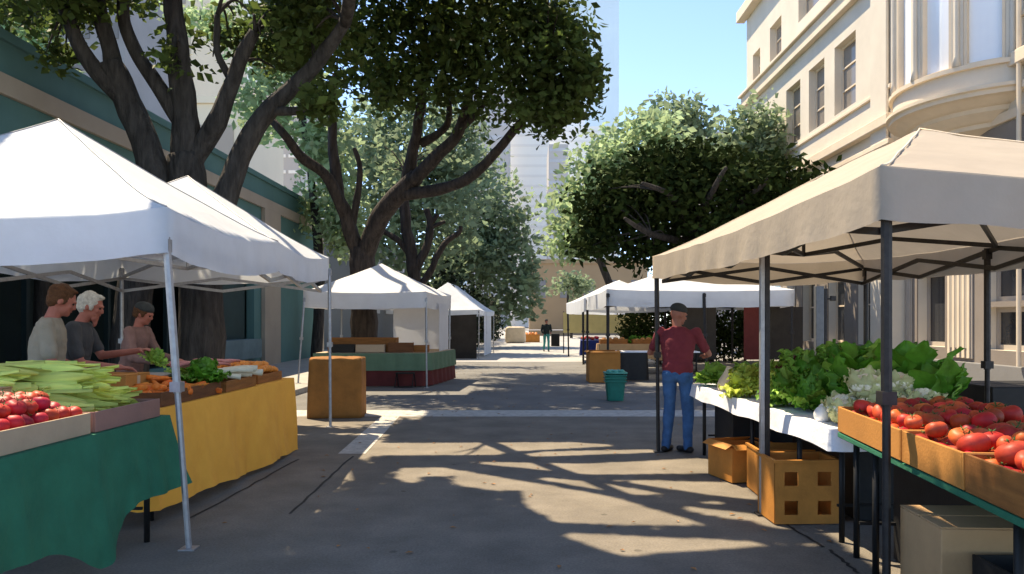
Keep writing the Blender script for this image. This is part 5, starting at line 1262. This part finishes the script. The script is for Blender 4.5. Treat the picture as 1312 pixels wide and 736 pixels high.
    if hair:
        b = MB(); b.ell(hd(0, -.022, .035), (.082, .098, .098), hr, 16, 12)
        if not hat:
            b.ell(hd(0, .05, .088), (.06, .045, .028), hr)
        keep = []
        o = None
        b2 = MB(); b2.ell(hd(0, -.026, .040), (.084, .098, .096), hr, 18, 14); b2.ell(hd(0, -.055, -.01), (.074, .064, .07), hr); 
        for s_ in (-1, 1): b2.ell(hd(s_ * .066, -.02, .01), (.018, .045, .05), hr); b2.ell(hd(s_ * .071, .018, .0), (.012, .014, .03), hr)
        if not hat: b2.ell(hd(0, .03, .10), (.058, .055, .022), hr)
        o = fuse('hair', b2, hair, t, .009, 1, .009, 24)
        # trim the hair clear of the face
        bm = bmesh.new(); bm.from_mesh(o.data); inv = hr.transposed()
        dl = [v for v in bm.verts if (lambda q: q.y > .058 and q.z < .068)(inv @ (v.co - hc))]
        bmesh.ops.delete(bm, geom=dl, context='VERTS'); bm.to_mesh(o.data); bm.free()
    if beard:
        b = MB(); b.ell(hd(0, .052, -.085), (.045, .034, .04), hr); b.ell(hd(0, .05, -.055), (.056, .03, .03), hr); b.ell(hd(0, .065, -.125), (.024, .02, .04), hr); fuse('beard', b, beard, t, .009, 2, .003, 30)
    if hat:
        hm, kind, hy = hat; hh = Matrix.Rotation(hy, 3, 'Z'); b = MB(); b.ell(hd(0, -.018, .070), (.090, .106, .072), hr, 20, 12); b.ell(hd(0, -.02, .060), (.092, .110, .030), hr, 20, 10)
        if kind == 'cap':
            b.ell(hd(0, .105, .045), (.062, .075, .010), hr, 16, 8)
        fuse('cap', b, hm, t, .0085, 2)
    for s_ in (-1, 1):
        b = MB(); b.ell(hd(s_ * .031, .0775, .004), (.0125, .0095, .0085), hr, 10, 8); b.build('eye', 'eye_dark', t, smooth=True, world=False)
    b = MB(); b.ell(hd(0, .086, -.056), (.021, .006, .006), hr); b.build('mouth', 'lips', t, smooth=True, world=False)
    return t
mk = math.pi
person('man in maroon shirt and dark cap seen from behind at the white clothed table', (1.87, 9.6, 0), R(-27), 1.82,
       dict(el=((-.37, .10, 1.17), (.33, .16, 1.16)), ha=((-.34, .38, 1.17), (.22, .46, 1.14)), yaw=R(-48), nod=R(-14), kn=((-.10, .02, .5), (.11, .06, .5)), an=((-.13, -.03, .09), (.12, .02, .09)), toe=(.1, -1.0), lean=.05),
       'skin', None, 'shirt_maroon', 'jeans', hat=('cap_dark', 'beanie', 0), sleeve='short', voxel=.0085, build=1.16)
person('young vendor with brown hair and a taupe shirt, standing behind the corn', (-3.86, 6.25, .12), R(-68), 1.79,
       dict(el=((-.24, .04, 1.14), (.25, .08, 1.13)), ha=((-.12, .33, 1.02), (.12, .36, 1.04)), yaw=R(8), nod=R(-22), lean=.10, head_off=(0, .03, -.01)), 'skin_red', 'hair_brown', 'shirt_taupe', 'trouser_dark', build=1.08)
person('older grey haired vendor in a charcoal shirt holding out a bunch of greens', (-4.0, 6.85, .12), R(-75), 1.76,
       dict(el=((-.24, .16, 1.17), (.25, .12, 1.12)), ha=((-.08, .50, 1.22), (.16, .42, 1.08)), yaw=R(0), nod=R(-16), lean=.16, head_off=(0, .03, -.01)), 'skin_red', 'hair_grey', 'shirt_charcoal', 'trouser_dark', beard='skin_red', build=1.04)
person('person in a dusty rose top in the deep shade, reaching toward the trays', (-4.36, 8.6, .12), R(-92), 1.70,
       dict(el=((-.24, .16, 1.14), (.26, .14, 1.14)), ha=((-.10, .46, 1.10), (.14, .50, 1.06)), yaw=R(6), nod=R(-20), lean=.2), 'skin_red', 'hair_brown', 'shirt_rose', 'trouser_dark', hat=('cap_dark', 'beanie', 0), sleeve='long', voxel=.011, build=.95)
person('distant walker in a dark jacket and teal trousers on the pale paving', (1.15, 42.5, 0), R(185), 1.76,
       dict(el=((-.26, .02, 1.16), (.26, .02, 1.16)), ha=((-.22, .22, 1.06), (.22, .14, .98)), kn=((-.10, .14, .52), (.10, -.02, .5)), an=((-.11, .10, .12), (.11, -.24, .14)), toe=(0, 0)), 'skin', 'hair_brown', 'shirt_navy', 'trouser_teal', sleeve='long', voxel=.014, build=1.1, hat=('cap_dark', 'beanie', 0))
b = MB()
gb = lettuce('herb_bunch', 'veg_mid', 14, .12, .015, .9, .045, 90)
put(gb, -3.34, 7.0, 1.23, 'small bunch of green herbs held out by the bearded vendor', 'herbs', 0, 1.0, 0, .5)

# ------------------------------------------------------------------ dropped leaves on the road
rl = np.random.default_rng(5); n = 260
px_ = np.stack([rl.uniform(-2.4, 2.6, n), rl.uniform(4.5, 30, n) ** 1.0, np.full(n, .012)], 1)
fl = thing('fallen_leaves', 'dry brown leaves scattered thinly over the road', 'leaves', (0, 12, 0)); fl['kind'] = 'stuff'
b = MB()
for p in px_:
    a = rl.uniform(0, 6.28); r_ = rl.uniform(.018, .036); c_, s_ = math.cos(a) * r_, math.sin(a) * r_
    b.add([(p[0] - c_, p[1] - s_, .007), (p[0] + s_ * .5, p[1] - c_ * .5, .016), (p[0] + c_, p[1] + s_, .010), (p[0] - s_ * .5, p[1] + c_ * .5, .014)], [(0, 1, 2, 3)])
b.build('leaves', 'bread', fl)
